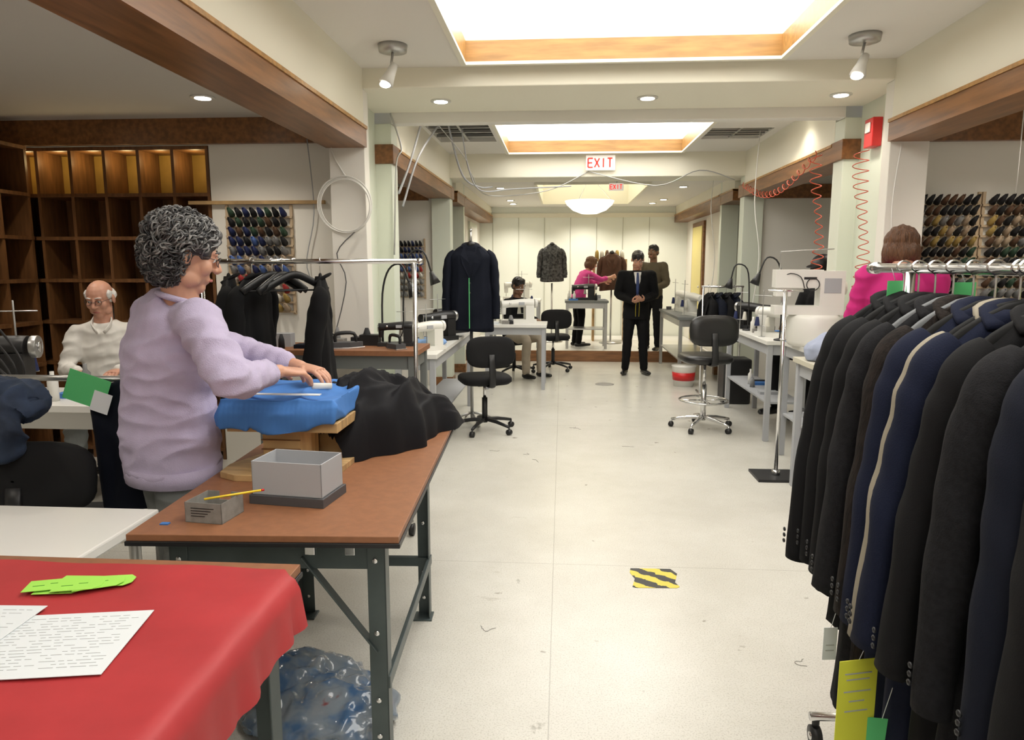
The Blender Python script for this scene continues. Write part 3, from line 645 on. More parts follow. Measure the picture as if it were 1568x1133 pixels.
# ------------------------------------------------------------ garments
def garment(b,Mx,m,L=.8,w=.21,t=.055,seed=0,sl=.62,collar=True,lining=None,hang=blkm,hook=True,slv=True,tags=None,fl=0,stiff=1):
    b.M=Mx;rs=random.Random(seed);ph=rs.uniform(0,6);flare=rs.uniform(.0,.03)*stiff+fl
    N=30;seg=44;vs=[];fs=[]
    for i in range(N+1):
        u=i/N
        if u<.2:
            q=u/.2;hw=.050+(w-.055)*q**.9;z=-.085-.115*q**1.2;tt=.026+(t*.8-.026)*q
        else:
            q=(u-.2)/.8;hw=w*(.975-.10*math.sin(min(1,q*1.9)*pi)*.9+.08*q)+fl*.6*q;z=-.20-(L-.20)*q;tt=t*(.8+.45*q)
        for k_ in range(seg):
            a=2*pi*k_/seg;ca,sa=math.cos(a),math.sin(a)
            fold=(.013*math.sin(a*7+ph+u*1.5)+.007*math.sin(a*13+ph*2))*u+.006*math.sin(u*21+a*3+ph)*math.sin(a*2+u*5)
            x=hw*(abs(ca)**.75)*(1 if ca>0 else -1)*(1+fold);y=(tt+fold)*(abs(sa)**.8)*(1 if sa>0 else -1)
            vs.append((x,y+.01*math.sin(u*5+ph)*u,z+(.012*math.sin(a*2+ph) if i==N else 0)))
    for i in range(N):
        for k_ in range(seg): k2=(k_+1)%seg;fs.append((i*seg+k_,i*seg+k2,(i+1)*seg+k2,(i+1)*seg+k_))
    fs.append(tuple(range(seg)));fs.append(tuple(N*seg+k_ for k_ in range(seg)))
    b.add(vs,fs,m,True)
    if slv:
        for q in(-1,1):
            off=rs.uniform(-.02,.03)*stiff
            b.tube([(q*(w-.055),0,-.158),(q*(w-.012),0,-.198),(q*(w+.010),.005+off*.3,-.28),(q*(w+.020+flare*.25),.01+off,-.42),(q*(w+.028+flare*.6),.03+off,-.58),(q*(w+.030+flare),.045+off,-sl-.15)],
               [(.028,.028),(.048,.036),(.054,.044),(.052,.042),(.047,.038),(.044,.034)],m,20,side=(0,1,0),sub=7,wr=lambda u,a:.07*math.sin(u*19+a*2+ph)*u+.06*math.sin(u*37+ph+a*1.5)*min(1,u*2)*(.4+.6*math.sin(a+ph)**2)+.05*math.sin(a*3+ph+u*3))
            for i in range(3): b.ell((q*(w+.066+flare),.03+off,-sl-.10+.018*i),(.004,.007,.007),blk,None,6,4)
    if collar:
        b.tube([(-.075,.035,-.125),(-.062,-.02,-.09),(0,-.045,-.077),(.062,-.02,-.09),(.075,.035,-.125)],[(.010,.022)]*5,m,8,sub=3)
        y=t*.86
        for q in(-1,1):
            b.add([(q*.062,y*.5,-.105),(q*.098,y*.95,-.19),(q*.085,y+.014,-.27),(q*.004,y+.018,-.43),(q*.02,y+.010,-.26)],[(0,1,2,3,4)],m)
        b.add([(-.045,y*.6,-.12),(.045,y*.6,-.12),(.0,y+.011,-.38)],[(0,1,2)],lining or m)
        for i in range(2): b.ell((.012,y+.022,-.45-.09*i),(.009,.004,.009),blk,None,8,5)
    b.tube([(-.15,0,-.165),(-.1,0,-.125),(0,0,-.080),(.1,0,-.125),(.15,0,-.165)],[(.010,.016)]*5,hang,8,sub=3,side=(0,1,0))
    if hook: b.tube([(0,0,-.085),(0,0,-.03),(.004,0,-.012),(.022,0,0),(.016,0,.016),(0,0,.021),(-.016,0,.014),(-.02,0,.002)],.0028,chrome,6,sub=3)
    b.M=Matrix.Identity(4)
brownf=M('brown_tweed',(.014,.010,.008),.9,bump=.3,bscale=200,var=.6,vscale=70,stretch=(1,1,.3),spec=.2)
navy2=M('navy_wool',(.007,.010,.026),.9,bump=.15,bscale=300,spec=.2)
creamf=M('cream_lining',(.26,.23,.17),.8)
greyf=M('charcoal_wool',(.010,.010,.0115),.9,bump=.2,bscale=300,var=.3,vscale=80,spec=.2)
b=B()
b.tube([(1.0,.55,1.51),(1.0,2.36,1.51)],.0145,chrome,14);b.tube([(1.0,2.36,1.51),(1.0,2.40,1.51)],.019,chrome,12)
b.tube([(1.0,2.14,1.50),(1.0,2.14,.10)],.0135,chrome,12);b.tube([(1.0,.6,1.50),(1.0,.6,.10)],.0135,chrome,12)
for y in(.6,2.14):
    b.tube([(.80,y,.10),(1.22,y,.10)],.0135,chrome,10)
    for x in(.82,1.20):
        b.tube([(x,y,.10),(x,y,.065)],.012,blk,8);b.tube([(x-.014,y,.033),(x+.014,y,.033)],.033,blk,14);b.tube([(x-.018,y,.033),(x+.018,y,.033)],.012,chrome,10)
b.tube([(1.0,.6,.10),(1.0,2.14,.10)],.0135,chrome,10)
b.done('chrome_garment_rack')
mats_=[blkf,blkf,blkf,greyf,brownf,navy2,creamf,navy2,blkf,greyf,navyf,blkf,blkf,blkf,blkf]
Ls=[.88,.97,1.02,1.20,1.10,1.18,.95,1.22,1.28,1.25,1.27,1.28,1.25,1.28,1.25]
greyh=M('grey_hanger',(.09,.095,.10),.5)
for i in range(15):
    b=B();y=2.18-i*.090+(.066 if i==7 else 0)+(.045 if i==8 else 0)+(.02 if i==9 else 0);rz=random.uniform(-.10,.10)+.05+pi;jw=random.uniform(-.010,.010)
    w_=.195+jw;sd=i*3+1
    if i in(6,7): rz=pi+.02;w_=.193 if i==6 else .196;sd=40
    garment(b,T(1.0,y,1.51,rz),mats_[i],Ls[i],w_,.046 if i!=6 else .030,sd,.70 if i else .72,lining=shirtw if i==5 else None,hang=greyh if i in(3,4) else blkm,fl=.045)
    b.done('hanging_suit_jacket')
b=B()
b.M=T(.700,1.595,0,.25);b.box(-.050,.050,-.001,.001,.38,.61,ytag)
for zz,w_ in((.575,.035),(.56,.03),(.53,.035),(.505,.02),(.48,.03)): b.box(-w_,w_,-.002,-.001,zz,zz+.003,ink)
b.tube([(0,0,.61),(.04,.0,.70)],.001,paper,4)
b.M=T(.765,1.60,0,-.1);b.box(-.035,.035,-.001,.001,.30,.46,gtag);b.tube([(0,0,.46),(.03,0,.60)],.001,paper,4)
b.M=T(.712,1.80,0,.1);b.box(-.018,.018,-.001,.001,.49,.58,paper);b.box(-.011,.011,-.002,-.001,.53,.533,ink);b.box(-.011,.011,-.002,-.001,.515,.518,ink);b.tube([(0,0,.58),(.02,0,.66)],.001,paper,4)
for (x,y,rz,z) in((.955,2.13,.5,1.475),(1.05,1.95,.2,1.475),(1.12,1.75,-.3,1.46)):
    b.M=T(x,y,z,rz);b.box(-.032,.032,-.001,.001,-.115,0,gtag)
    b.tube([(0,0,0),(-.02,0,.035)],.0012,paper,4)
b.M=T(1.09,1.6,1.47,.2);b.box(-.012,.012,-.012,.012,-.04,.0,ytag);b.M=Matrix.Identity(4)
b.done('claim_tags')
b=B();z=1.54
b.tube([(-2.1,4.02,z),(-.82,4.02,z)],.014,chrome,12);b.ell((-.805,4.02,z),(.02,.018,.018),chrome)
for x in(-.835,-2.08):
    b.tube([(x,4.02,z+.01),(x,4.02,.1)],.0125,chrome,12);b.tube([(x,3.80,.10),(x,4.24,.10)],.0125,chrome,10)
    for y in(3.82,4.22): b.tube([(x-.014,y,.035),(x+.014,y,.035)],.035,blk,12);b.tube([(x,y,.1),(x,y,.04)],.01,chrome,8)
b.tube([(-2.08,4.02,.1),(-.835,4.02,.1)],.0125,chrome,10);b.done('chrome_garment_rack')
for x,mt_,sd,rz in((-1.92,blkf,21,pi/2+.35),(-1.78,blkf,22,pi/2-.1),(-1.38,blkf,23,pi/2+.30)):
    b=B();garment(b,T(x,4.02,z,rz),mt_,.78,.20,.055,sd,.55);b.done('hanging_suit_jacket')
b=B()
for x,rz in((-1.66,.5),(-1.60,.3),(-1.53,.7)):
    b.M=T(x,4.02,z,pi/2-rz);b.tube([(-.21,0,-.17),(-.1,0,-.11),(0,0,-.075),(.1,0,-.11),(.21,0,-.17)],[(.012,.022)]*5,blk,8,sub=3,side=(0,1,0));b.tube([(0,0,-.085),(0,0,-.02),(.02,0,0),(0,0,.018),(-.018,0,.006)],.0028,chrome,6,sub=3);b.tube([(-.2,0,-.165),(.2,0,-.165)],.005,blk,6)
b.M=Matrix.Identity(4);b.done('empty_coat_hangers')
b=B();X,Y=-.86,6.75
garment(b,T(X,Y,1.80,pi+.15),navyf,.90,.205,.10,31,.64,hook=False)
b.ell((X,Y,1.71),(.045,.045,.03),blk);b.tube([(X,Y,1.72),(X,Y,1.83)],[.014,.008],alu,8);b.ell((X,Y,1.84),(.014,.014,.014),alu)
b.tube([(X,Y,1.0),(X,Y,.05)],.016,alu,10);b.box(X-.004,X+.004,Y-.145,Y-.135,.93,1.40,gtag)
for i in range(4): a=i*pi/2+.4;b.tube([(X,Y,.10),(X+.12*math.cos(a),Y+.12*math.sin(a),.07),(X+.24*math.cos(a),Y+.24*math.sin(a),.012)],.012,alu,8)
b.done('tailor_mannequin_with_jacket')
# ------------------------------------------------------------ chairs
def chair(name,x,y,rz,seat=.48,back=True,ring=False,base=blk,sc=1,bw=.22):
    b=B();b.M=T(x,y,0,rz,sc)
    for i in range(5):
        a=i*2*pi/5+.3;c,s_=math.cos(a),math.sin(a)
        b.tube([(0,0,.11),(.14*c,.14*s_,.10),(.29*c,.29*s_,.07)],[(.018,.022),(.018,.018),(.013,.012)],base,8,sub=2)
        px,py=.29*c,.29*s_
        b.tube([(px-.018*s_,py+.018*c,.026),(px+.018*s_,py-.018*c,.026)],.026,blk,12);b.tube([(px,py,.07),(px,py,.03)],.008,base,6)
    b.tube([(0,0,.08),(0,0,seat*.6)],.026,base,12);b.tube([(0,0,seat*.6),(0,0,seat-.07)],.015,chrome,10)
    b.box(-.09,.09,-.12,.10,seat-.085,seat-.065,blk);b.tube([(.08,0,seat-.08),(.24,.02,seat-.09)],.006,blk,6)
    if ring:
        b.ring((0,0,.27),.22,.011,chrome,30)
        for i in range(4): a=i*pi/2;b.tube([(.03*math.cos(a),.03*math.sin(a),.27),(.22*math.cos(a),.22*math.sin(a),.27)],.008,chrome,6)
    def cush(cx,cy,cz,hx,hy,hz,R=None):
        vs=[];fs=[];n1=28;pr=[(.0,-1),(.90,-1),(1,-.45),(1,.35),(.93,.85),(.6,1),(0,1.05)]
        for r,zz in pr:
            for k_ in range(n1):
                a=2*pi*k_/n1;ca,sa=math.cos(a),math.sin(a);r_=max(r,.02)
                p=V((hx*r_*abs(ca)**.6*(1 if ca>0 else -1),hy*r_*abs(sa)**.6*(1 if sa>0 else -1),hz*zz))
                if R: p=R@p
                vs.append(p+V((cx,cy,cz)))
        for i in range(len(pr)-1):
            for k_ in range(n1): k2=(k_+1)%n1;fs.append((i*n1+k_,i*n1+k2,(i+1)*n1+k2,(i+1)*n1+k_))
        b.add(vs,fs,M('chair_fabric',(.010,.010,.011),.8,spec=.25) if not ring else M('black_vinyl',(.012,.012,.012),.35),True)
    cush(0,0,seat-.03,.235,.23,.038)
    if back:
        b.tube([(0,-.10,seat-.075),(0,-.27,seat-.07),(0,-.30,seat),(0,-.27,seat+.22)],[(.03,.008)]*4,blk,8,sub=3,side=(1,0,0))
        cush(0,-.235,seat+.24,bw,.14,.032,Matrix.Rotation(pi/2-.1,3,'X'))
    return b.done(name)
chair('black_task_chair',-.70,6.42,.35,.52)
chair('black_task_chair',-.12,10.3,.2,.52)
chair('black_task_chair',-.66,9.88,-2.4,.50,back=False)
chair('drafting_stool',1.33,6.65,.1,.70,ring=True,base=chrome)
chair('black_task_chair',-2.03,2.62,.20,.50,bw=.27)
chair('black_task_chair',-3.14,4.70,-2.75,.54,back=False)
chair('black_task_chair',2.50,6.95,2.2,.66,back=False)
# ------------------------------------------------------------ machines, benches
bgrey=M('bench_grey',(.15,.16,.155),.5)
def bench(name,x0,x1,y0,y1,z,top,leg=steel,shelf_=None,th=.035,zb=0):
    b=B();b.box(x0,x1,y0,y1,z-th,z,top)
    for x in(x0+.04,x1-.04):
        for y in(y0+.04,y1-.04): b.box(x-.022,x+.022,y-.022,y+.022,zb,z-th,leg)
    b.box(x0+.04,x1-.04,y0+.03,y0+.04,z-th-.09,z-th,leg);b.box(x0+.04,x1-.04,y1-.04,y1-.03,z-th-.09,z-th,leg)
    b.box(x0+.03,x0+.04,y0+.04,y1-.04,z-th-.09,z-th,leg);b.box(x1-.04,x1-.03,y0+.04,y1-.04,z-th-.09,z-th,leg)
    if shelf_: b.box(x0+.03,x1-.03,y0+.03,y1-.03,shelf_-.02,shelf_,leg)
    b.done(name,.003)
def machine(name,x,y,z,rz,m,sc=1,stand=True):
    b=B();b.M=T(x,y,z,rz,sc)
    b.box(-.25,.25,-.09,.09,0,.05,m);b.box(.10,.22,-.075,.075,.05,.24,m)
    b.tube([(.22,0,.27),(.10,0,.275),(-.12,0,.265),(-.235,0,.255)],[(.075,.062),(.075,.06),(.06,.05),(.058,.058)],m,14,side=(0,1,0),sub=2)
    b.tube([(-.205,0,.26),(-.205,0,.12)],[.042,.034],m,12);b.tube([(-.205,0,.12),(-.205,0,.052)],.006,chrome,6);b.box(-.215,-.195,-.02,.02,.052,.056,chrome)
    b.tube([(.24,0,.27),(.275,0,.27)],.062,alu if m!=whitep else whitep,16);b.tube([(.275,0,.27),(.285,0,.27)],.03,chrome,12)
    b.ell((-.12,-.06,.27),(.016,.012,.016),chrome);b.tube([(-.245,-.05,.20),(-.245,-.055,.30)],.004,chrome,6)
    b.box(.0,.08,-.078,-.06,.25,.29,greyb)
    if stand:
        b.tube([(.12,.12,0),(.12,.12,.52)],.006,alu,6);b.tube([(.0,.12,.46),(.24,.12,.46)],.004,alu,6);b.tube([(.02,.12,.12),(.22,.12,.12)],.005,alu,6);b.tube([(.12,.12,.0),(.12,.12,.004)],.04,alu,10)
        for q,mt_ in((.05,TW),(.19,TN)): b.tube([(q,.12,.12),(q,.12,.22)],[.03,.016],mt_,10)
    b.M=Matrix.Identity(4);b.done(name,.004)
def goose(name,x,y,z,pts,m=blk):
    b=B();b.lathe((x,y,z),[(.05,0),(.05,.012),(.015,.02)],m,14)
    P_=[V((x,y,z+.015))]+[V((x+a,y+c,z+d_)) for a,c,d_ in pts]
    b.tube(P_,.007,m,8,sub=4);e=P_[-1];dd=(P_[-1]-P_[-2]).normalized()
    b.tube([e-dd*.01,e+dd*.04,e+dd*.09],[.012,.028,.042],m,14);b.done(name)
def clutter(name,items,seed=0):
    """small notions standing on a bench: cones, boxes, cloths"""
    rs=random.Random(seed);b=B()
    for (x0,x1,y0,y1,z,n_) in items:
        for i in range(n_):
            x=rs.uniform(x0,x1);y=rs.uniform(y0,y1);t_=rs.random()
            if t_<.35:
                r=rs.uniform(.02,.035);h=rs.uniform(.06,.13);b.lathe((x,y,z),[(r,0),(r*.9,h*.6),(r*.4,h)],rs.choice([TW,TN,TK,TC,TK,TC]),10)
            elif t_<.65:
                w_=rs.uniform(.03,.07);b.box(x-w_,x+w_,y-w_*.7,y+w_*.7,z,z+rs.uniform(.03,.09),rs.choice([paper,cardb,greyb,blk,darkb]))
            elif t_<.75: b.lathe((x,y,z),[(.025,0),(.025,.10),(.01,.12),(.01,.15)],rs.choice([whitep,TC]),10)
            else:
                w_=rs.uniform(.06,.1);b.box(x-w_,x+w_,y-w_*.6,y+w_*.6,z,z+.025,rs.choice([paper,bluec,navyf,greyb]))
    b.done(name)
def iron(name,x,y,z,rz,sc=1):
    b=B();b.M=T(x,y,z,rz,sc)
    b.slab([(-.11,-.055),(.02,-.055),(.13,0),(.02,.055),(-.11,.055)],0,.012,chrome);b.slab([(-.10,-.048),(.02,-.048),(.115,0),(.02,.048),(-.10,.048)],.012,.05,darkb)
    b.tube([(-.085,0,.05),(-.085,0,.10),(-.04,0,.115),(.05,0,.11),(.065,0,.05)],[.012,.014,.015,.014,.010],blk,8,sub=3)
    b.tube([(-.085,0,.10),(-.16,.02,.16),(-.2,.04,.30)],.005,blk,6,sub=4);b.done(name,.002)
bench('grey_work_bench',-2.02,-.93,4.50,4.97,.97,hard,bgrey,.3)
bench('grey_work_bench',-1.30,-.95,5.35,7.6,.84,whitet,greyb,.3)
machine('industrial_sewing_machine',-1.13,4.80,.97,.15,blk,.50)
iron('pressing_iron',-1.42,4.62,.97,.3,.9);iron('pressing_iron',-1.10,4.60,.97,2.4,.8)
machine('industrial_sewing_machine',-1.10,5.62,.84,.8,whitep,.7)
machine('industrial_sewing_machine',-1.12,6.35,.84,.9,blk,.8)
machine('industrial_sewing_machine',-1.12,7.1,.84,.9,blk,.8)
bb=B();bb.ell((-1.12,5.98,.87),(.15,.16,.035),skin);bb.ell((-1.08,5.85,.87),(.10,.10,.04),skin)
b=B();fuse(bb,.01,M('pale_blue_cloth',(.20,.34,.62),.8),b,2,lambda p:noise.noise(p*16)*.014,zmin=.843);b.done('folded_blue_fabric')
goose('gooseneck_lamp',-1.24,4.86,.97,[(0,.02,.35),(.05,.02,.52),(.14,0,.55),(.20,-.02,.42)])
goose('gooseneck_lamp',-1.22,5.45,.84,[(0,.0,.45),(.05,0,.75),(.16,0,.78),(.22,0,.62)])
clutter('sewing_notions',[(-1.95,-1.55,4.58,4.9,.97,9),(-1.5,-1.3,4.78,4.9,.97,4),(-1.22,-1.0,6.6,6.85,.84,5),(-1.22,-1.0,7.3,7.5,.84,4)],2)
bench('white_work_table',-.95,-.18,8.6,9.2,.80,whitet,greyb)
bench('rolling_work_cart',.05,.75,11.5,12.0,.95,bgrey,alu,.5,zb=.17)
bench('white_work_table',-1.2,-.35,11.6,12.4,.95,whitet,greyb,zb=.17)
bench('grey_work_bench',1.50,2.1,9.3,11.15,.85,bgrey,alu,.3)
machine('industrial_sewing_machine',-.55,8.92,.80,.3,whitep,.9)
machine('industrial_sewing_machine',-.75,11.95,.95,.3,whitep,.9);machine('industrial_sewing_machine',1.78,9.7,.85,1.8,whitep,.9)
machine('industrial_sewing_machine',1.78,10.5,.85,1.8,whitep,.9)
machine('industrial_sewing_machine',.35,11.75,.95,.1,blk,.8)
clutter('sewing_notions',[(-.9,-.3,8.7,8.75,.80,4),(1.6,2.0,9.95,10.2,.85,5),(1.6,2.0,10.8,11.1,.85,4),(.1,.2,11.6,11.9,.95,3),(.55,.7,11.6,11.9,.95,3),(-1.15,-.45,11.65,11.75,.95,5)],9)
b=B()
for i in range(12): b.lathe((.62+.09*(i%6),12.95+.15*(i//6),1.62),[(.035,0),(.03,.12),(.015,.16)],[TY,TW,TB,TC][i%4],8)
b.box(.55,1.15,12.9,13.2,1.58,1.62,plyw)
for x in(.57,1.13): b.box(x-.02,x+.02,12.9,13.2,.155,1.58,plyw)
b.done('thread_cone_stand')
for X,Y,zz,mt_,sd in((-.18,12.75,1.95,M('plaid_jacket',(.06,.06,.06),.9,var=.9,vscale=26),41),(.86,12.6,1.80,M('brown_jacket',(.07,.03,.015),.85),42)):
    b=B();garment(b,T(X,Y,zz,pi),mt_,.72,.20,.10,sd,.5,hook=False);b.tube([(X,Y,1.2),(X,Y,.17)],.015,alu,8);b.lathe((X,Y,.156),[(.2,0),(.2,.015),(.02,.04)],alu);b.ell((X,Y,zz-.07),(.045,.045,.035),blk);b.done('tailor_mannequin_with_jacket')
b=B();b.tube([(1.62,8.45,1.27),(2.1,8.45,1.27)],.012,chrome,8)
for x in(1.64,2.08): b.tube([(x,8.45,1.27),(x,8.45,.02)],.012,chrome,8);b.tube([(x,8.25,.014),(x,8.65,.014)],.014,chrome,8)
b.done('low_garment_rack')
for i in range(4):
    b=B();garment(b,T(1.70+i*.10,8.45,1.27,pi/2+.2),navyf if i%2 else blkf,.60,.17,.045,50+i,.42);b.done('hanging_suit_jacket')
bench('white_sewing_table',1.74,2.11,5.0,5.78,.93,whitet,greyb,.35)
bench('white_sewing_table',1.74,2.11,6.15,7.7,.88,whitet,greyb,.35)
clutter('storage_boxes',[(1.82,2.03,6.3,7.5,.35,6),(1.82,2.03,5.1,5.7,.35,4)],13)
clutter('sewing_notions',[(1.80,2.05,6.8,7.0,.88,4),(1.8,2.05,7.5,7.65,.88,3),(1.8,1.9,5.66,5.74,.93,2)],14)
b=B();b.lathe((1.86,5.40,.93),[(.17,0),(.19,.03),(.19,.20),(.17,.23)],whitep,26);b.done('white_thread_drum')
b=B();b.M=T(1.80,5.40,1.16,-.12,.88)
b.box(-.27,.27,-.10,.10,0,.07,whitep);b.box(.08,.27,-.10,.10,.07,.36,whitep);b.box(-.27,.10,-.095,.095,.22,.37,whitep);b.box(-.26,-.14,-.07,.07,.15,.22,whitep)
b.tube([(-.2,0,.16),(-.2,0,.075)],.006,chrome,6);b.box(.11,.24,-.103,-.1,.18,.30,greyb);b.tube([(.27,0,.22),(.30,0,.22)],.055,whitep,16);b.box(-.05,.05,-.097,-.095,.29,.31,blk)
b.tube([(-.22,-.08,.30),(-.16,-.10,.34),(-.08,-.12,.31),(-.05,-.13,.22)],.004,blk,6,sub=3);b.ring((.02,-.104,.25),.05,.004,blk,18,(0,1,0))
b.tube([(-.22,.04,.37),(-.22,.04,.52),(.2,.04,.54)],.005,alu,6)
b.M=Matrix.Identity(4);b.done('white_sewing_machine',.012)
machine('industrial_sewing_machine',1.93,6.5,.88,2.2,whitep,.8);machine('industrial_sewing_machine',1.93,7.3,.88,2.2,blk,.8)
goose('gooseneck_lamp',1.86,6.2,.88,[(0,0,.4),(-.04,0,.65),(-.14,0,.70),(-.20,0,.56)])
goose('gooseneck_lamp',1.83,7.15,.88,[(0,0,.35),(-.03,0,.6),(-.14,0,.64),(-.18,0,.5)])
bb=B();bb.ell((1.74,4.72,.98),(.17,.13,.09),skin);bb.ell((1.86,4.66,1.02),(.13,.11,.12),skin);bb.ell((1.96,4.8,.97),(.1,.1,.08),skin)
b=B();fuse(bb,.01,M('pale_denim',(.34,.38,.50),.85,bump=.3,bscale=20),b,2,lambda p:noise.noise(p*10)*.03+(ridge(p*9)-.5)*.02,zmin=.905);b.done('folded_denim_shirt')
bench('sewing_side_table',1.58,2.12,4.55,4.95,.90,M('beige_cover',(.55,.52,.42),.7),greyb)
b=B();X,Y=1.56,5.12
b.box(X-.16,X+.14,Y-.15,Y+.13,0,.018,blk);b.tube([(X-.0,Y,.02),(X-.0,Y,1.34)],.014,chrome,12);b.tube([(X-.12,Y,1.34),(X+.12,Y,1.34)],.008,chrome,8);b.ring((X,Y,1.0),.02,.006,chrome,12);b.tube([(X-.0,Y,.018),(X-.0,Y,.05)],.03,chrome,12);b.done('chrome_display_stand')
b=B();b.lathe((1.55,9.05,0),[(.12,0),(.15,.25),(.155,.26)],whitep,20);b.lathe((1.55,9.05,.08),[(.137,0),(.146,.10)],redp,20);b.done('white_bucket')
b=B();b.box(1.78,2.08,7.85,8.15,0,.5,blk);b.done('waste_bin',.02)
bb=B();bb.ell((-2.12,2.42,1.06),(.15,.12,.07),skin);bb.ell((-1.98,2.40,1.04),(.13,.10,.07),skin);bb.tube([(-2.10,2.36,1.06),(-2.10,2.33,.98),(-2.06,2.34,.88)],[.07,.08,.06],skin,12);bb.tube([(-1.98,2.34,1.03),(-1.96,2.31,.96),(-1.97,2.33,.86)],[.06,.07,.04],skin,12);bb.ell((-2.08,2.50,1.02),(.12,.14,.07),skin)
b=B();fuse(bb,.008,jeans,b,2,lambda p:noise.noise(p*8)*.035+(ridge(p*11)-.5)*.028);b.done('folded_jeans')
bb=B();bb.tube([(-1.78,2.66,1.06),(-1.75,2.66,.85),(-1.71,2.64,.55)],[(.10,.035),(.10,.04),(.11,.045)],skin,16,side=(1,.1,0),sub=4)
b=B();fuse(bb,.009,navyf,b,2,lambda p:noise.noise(V((p.x*22,p.y*10,p.z*2)))*.02)
b.tube([(-2.25,2.66,1.075),(-1.66,2.66,1.075)],.012,alu,8);b.tube([(-1.66,2.66,1.075),(-1.63,2.66,1.0),(-1.63,2.66,.02)],.012,alu,8);b.tube([(-2.25,2.66,1.075),(-2.25,2.66,.02)],.012,alu,8)
b.tube([(-1.63,2.5,.012),(-1.63,2.8,.012)],.012,alu,8);b.tube([(-2.25,2.5,.012),(-2.25,2.8,.012)],.012,alu,8)
b.M=T(-1.80,2.58,1.07,.1)@Matrix.Rotation(.35,4,'Y');b.box(-.09,.07,-.002,.0,-.09,.03,gtag);b.box(.02,.09,-.004,-.002,-.10,-.02,paper);b.M=Matrix.Identity(4)
b.done('trouser_rail_with_trousers')
bench('sewing_table',-3.45,-1.95,3.25,3.75,.84,whitet,alu)
machine('industrial_sewing_machine',-2.98,3.45,.84,.3,blk,.95)
clutter('sewing_notions',[(-2.6,-2.0,3.3,3.65,.84,9)],21)
b=B()
for a_,c_ in (((-3.3,3.4,.84),(-3.2,3.4,1.65)),((-3.2,3.4,1.65),(-3.35,3.35,1.75))): b.tube([a_,c_],.008,alu,8)
for i in range(5): b.tube([(-3.2+.02*i,3.4,1.5-.1*i),(-3.05+.06*i,3.35,1.2-.05*i),(-3.1+.1*i,3.3,.9)],.005,blk,5,sub=4)
for i in range(4): b.tube([(-3.05+.05*i,3.32,.86),(-2.95+.06*i,3.25,1.12+.04*i),(-2.75+.05*i,3.24,1.05),(-2.65,3.26,.86)],.006,blk,5,sub=5)
b.tube([(-3.2,3.35,1.45),(-3.2,3.35,1.65)],[.03,.035],whitep,8);b.lathe((-3.3,3.4,.84),[(.05,0),(.05,.01)],alu,10)
b.done('machine_lamp_and_cables')
# ------------------------------------------------------------ ceiling fixtures & wires
def track(x,y):
    b=B();b.lathe((x,y,2.80),[(.02,-.005),(.085,0),(.09,.04)],alu,22)
    b.tube([(x,y,2.80),(x-.01,y,2.74),(x,y-.01,2.70)],.008,alu,8)
    b.tube([(x+.01,y,2.73),(x-.015,y-.01,2.67),(x-.04,y-.03,2.61)],[.022,.030,.046],whitep,14);b.ell((x-.043,y-.032,2.605),(.035,.035,.02),lampm)
    b.done('track_spotlight')
track(-1.04,4.5);track(1.74,4.5)
def down(x,y,z,e=22,ang=2.2):
    b=B();b.lathe((x,y,z-.008),[(.075,0),(.075,.008)],whitep,20);b.lathe((x,y,z-.012),[(.05,0),(.05,.004)],lampm,18);b.done('recessed_downlight')
    L=D.lights.new('downlight','SPOT');L.energy=e;L.color=(1,.92,.80);L.spot_size=ang;L.spot_blend=.6;L.shadow_soft_size=.06
    o=D.objects.new('downlight_lamp',L);o.location=(x,y,z-.03);C.collection.objects.link(o)
for x,y in((-2.9,3.4),(-3.5,2.2),(-2.6,1.2),(-3.6,4.4),(-2.3,4.6),(-2.6,7.2),(3.2,3.2),(3.0,4.5),(4.1,4.2),(3.2,1.2),(3.2,7.2)): down(x,y,2.58,32)
for x,y in((-.9,5.4),(.6,5.4),(1.95,5.4)): down(x,y,2.71,16)
for x,y in((-1.0,6.3),(1.75,6.9),(1.95,6.6)): down(x,y,2.84,12)
for x,y in((-.9,10.5),(-.9,12.5),(1.7,10.5),(1.7,12.5)): down(x,y,2.62,36)
for x,y in((-.9,13.2),(.4,13.3),(1.6,13.2)): down(x,y,2.62,62,2.4)
b=B();b.lathe((.4,11,2.28),[(.01,-.005),(.12,0),(.25,.05),(.34,.13),(.37,.19),(.36,.19)],glassw,30)
for a in(0,2.1,4.2): b.tube([(.4+.34*math.cos(a),11+.34*math.sin(a),2.46),(.4,11,2.85)],.005,alu,6)
b.tube([(.4,11,2.85),(.4,11,3.05)],.012,alu,8);b.done('bowl_pendant_lamp')
def letters(b,x,y,z,h,m,txt='EXIT'):
    w=h*.55;t=h*.16
    for ch in txt:
        S={'E':[((0,0),(0,1)),((0,0),(1,0)),((0,.5),(.85,.5)),((0,1),(1,1))],'X':[((0,0),(1,1)),((0,1),(1,0))],'I':[((.5,0),(.5,1))],'T':[((0,1),(1,1)),((.5,0),(.5,1))]}[ch]
        for (a,c),(d_,e) in S: b.bar((x+a*w,y,z+c*h),(x+d_*w,y,z+e*h),t,.004,m,(0,1,0))
        x+=w*1.35
for (x,y,z,s_) in((.27,8.74,2.63,.95),(.60,9.6,2.48,.52)):
    b=B();b.box(x,x+.36*s_,y,y+.03,z,z+.18*s_,M('exit_sign_body',(.85,.82,.75),.4,emit=.4));letters(b,x+.025*s_,y-.003,z+.035*s_,.108*s_,exitm)
    if y<9: b.box(x+.1,x+.2,y+.03,y+.06,z+.05,z+.15,whitep)
    else: b.tube([(x+.1,y+.015,z+.09),(x+.1,y+.015,2.62)],.008,alu,6)
    b.done('exit_sign')
b=B();b.box(2.19,2.26,5.42,5.56,2.36,2.56,redp);b.box(2.18,2.19,5.45,5.53,2.46,2.53,whitep);b.done('fire_alarm_strobe',.006)
b=B()
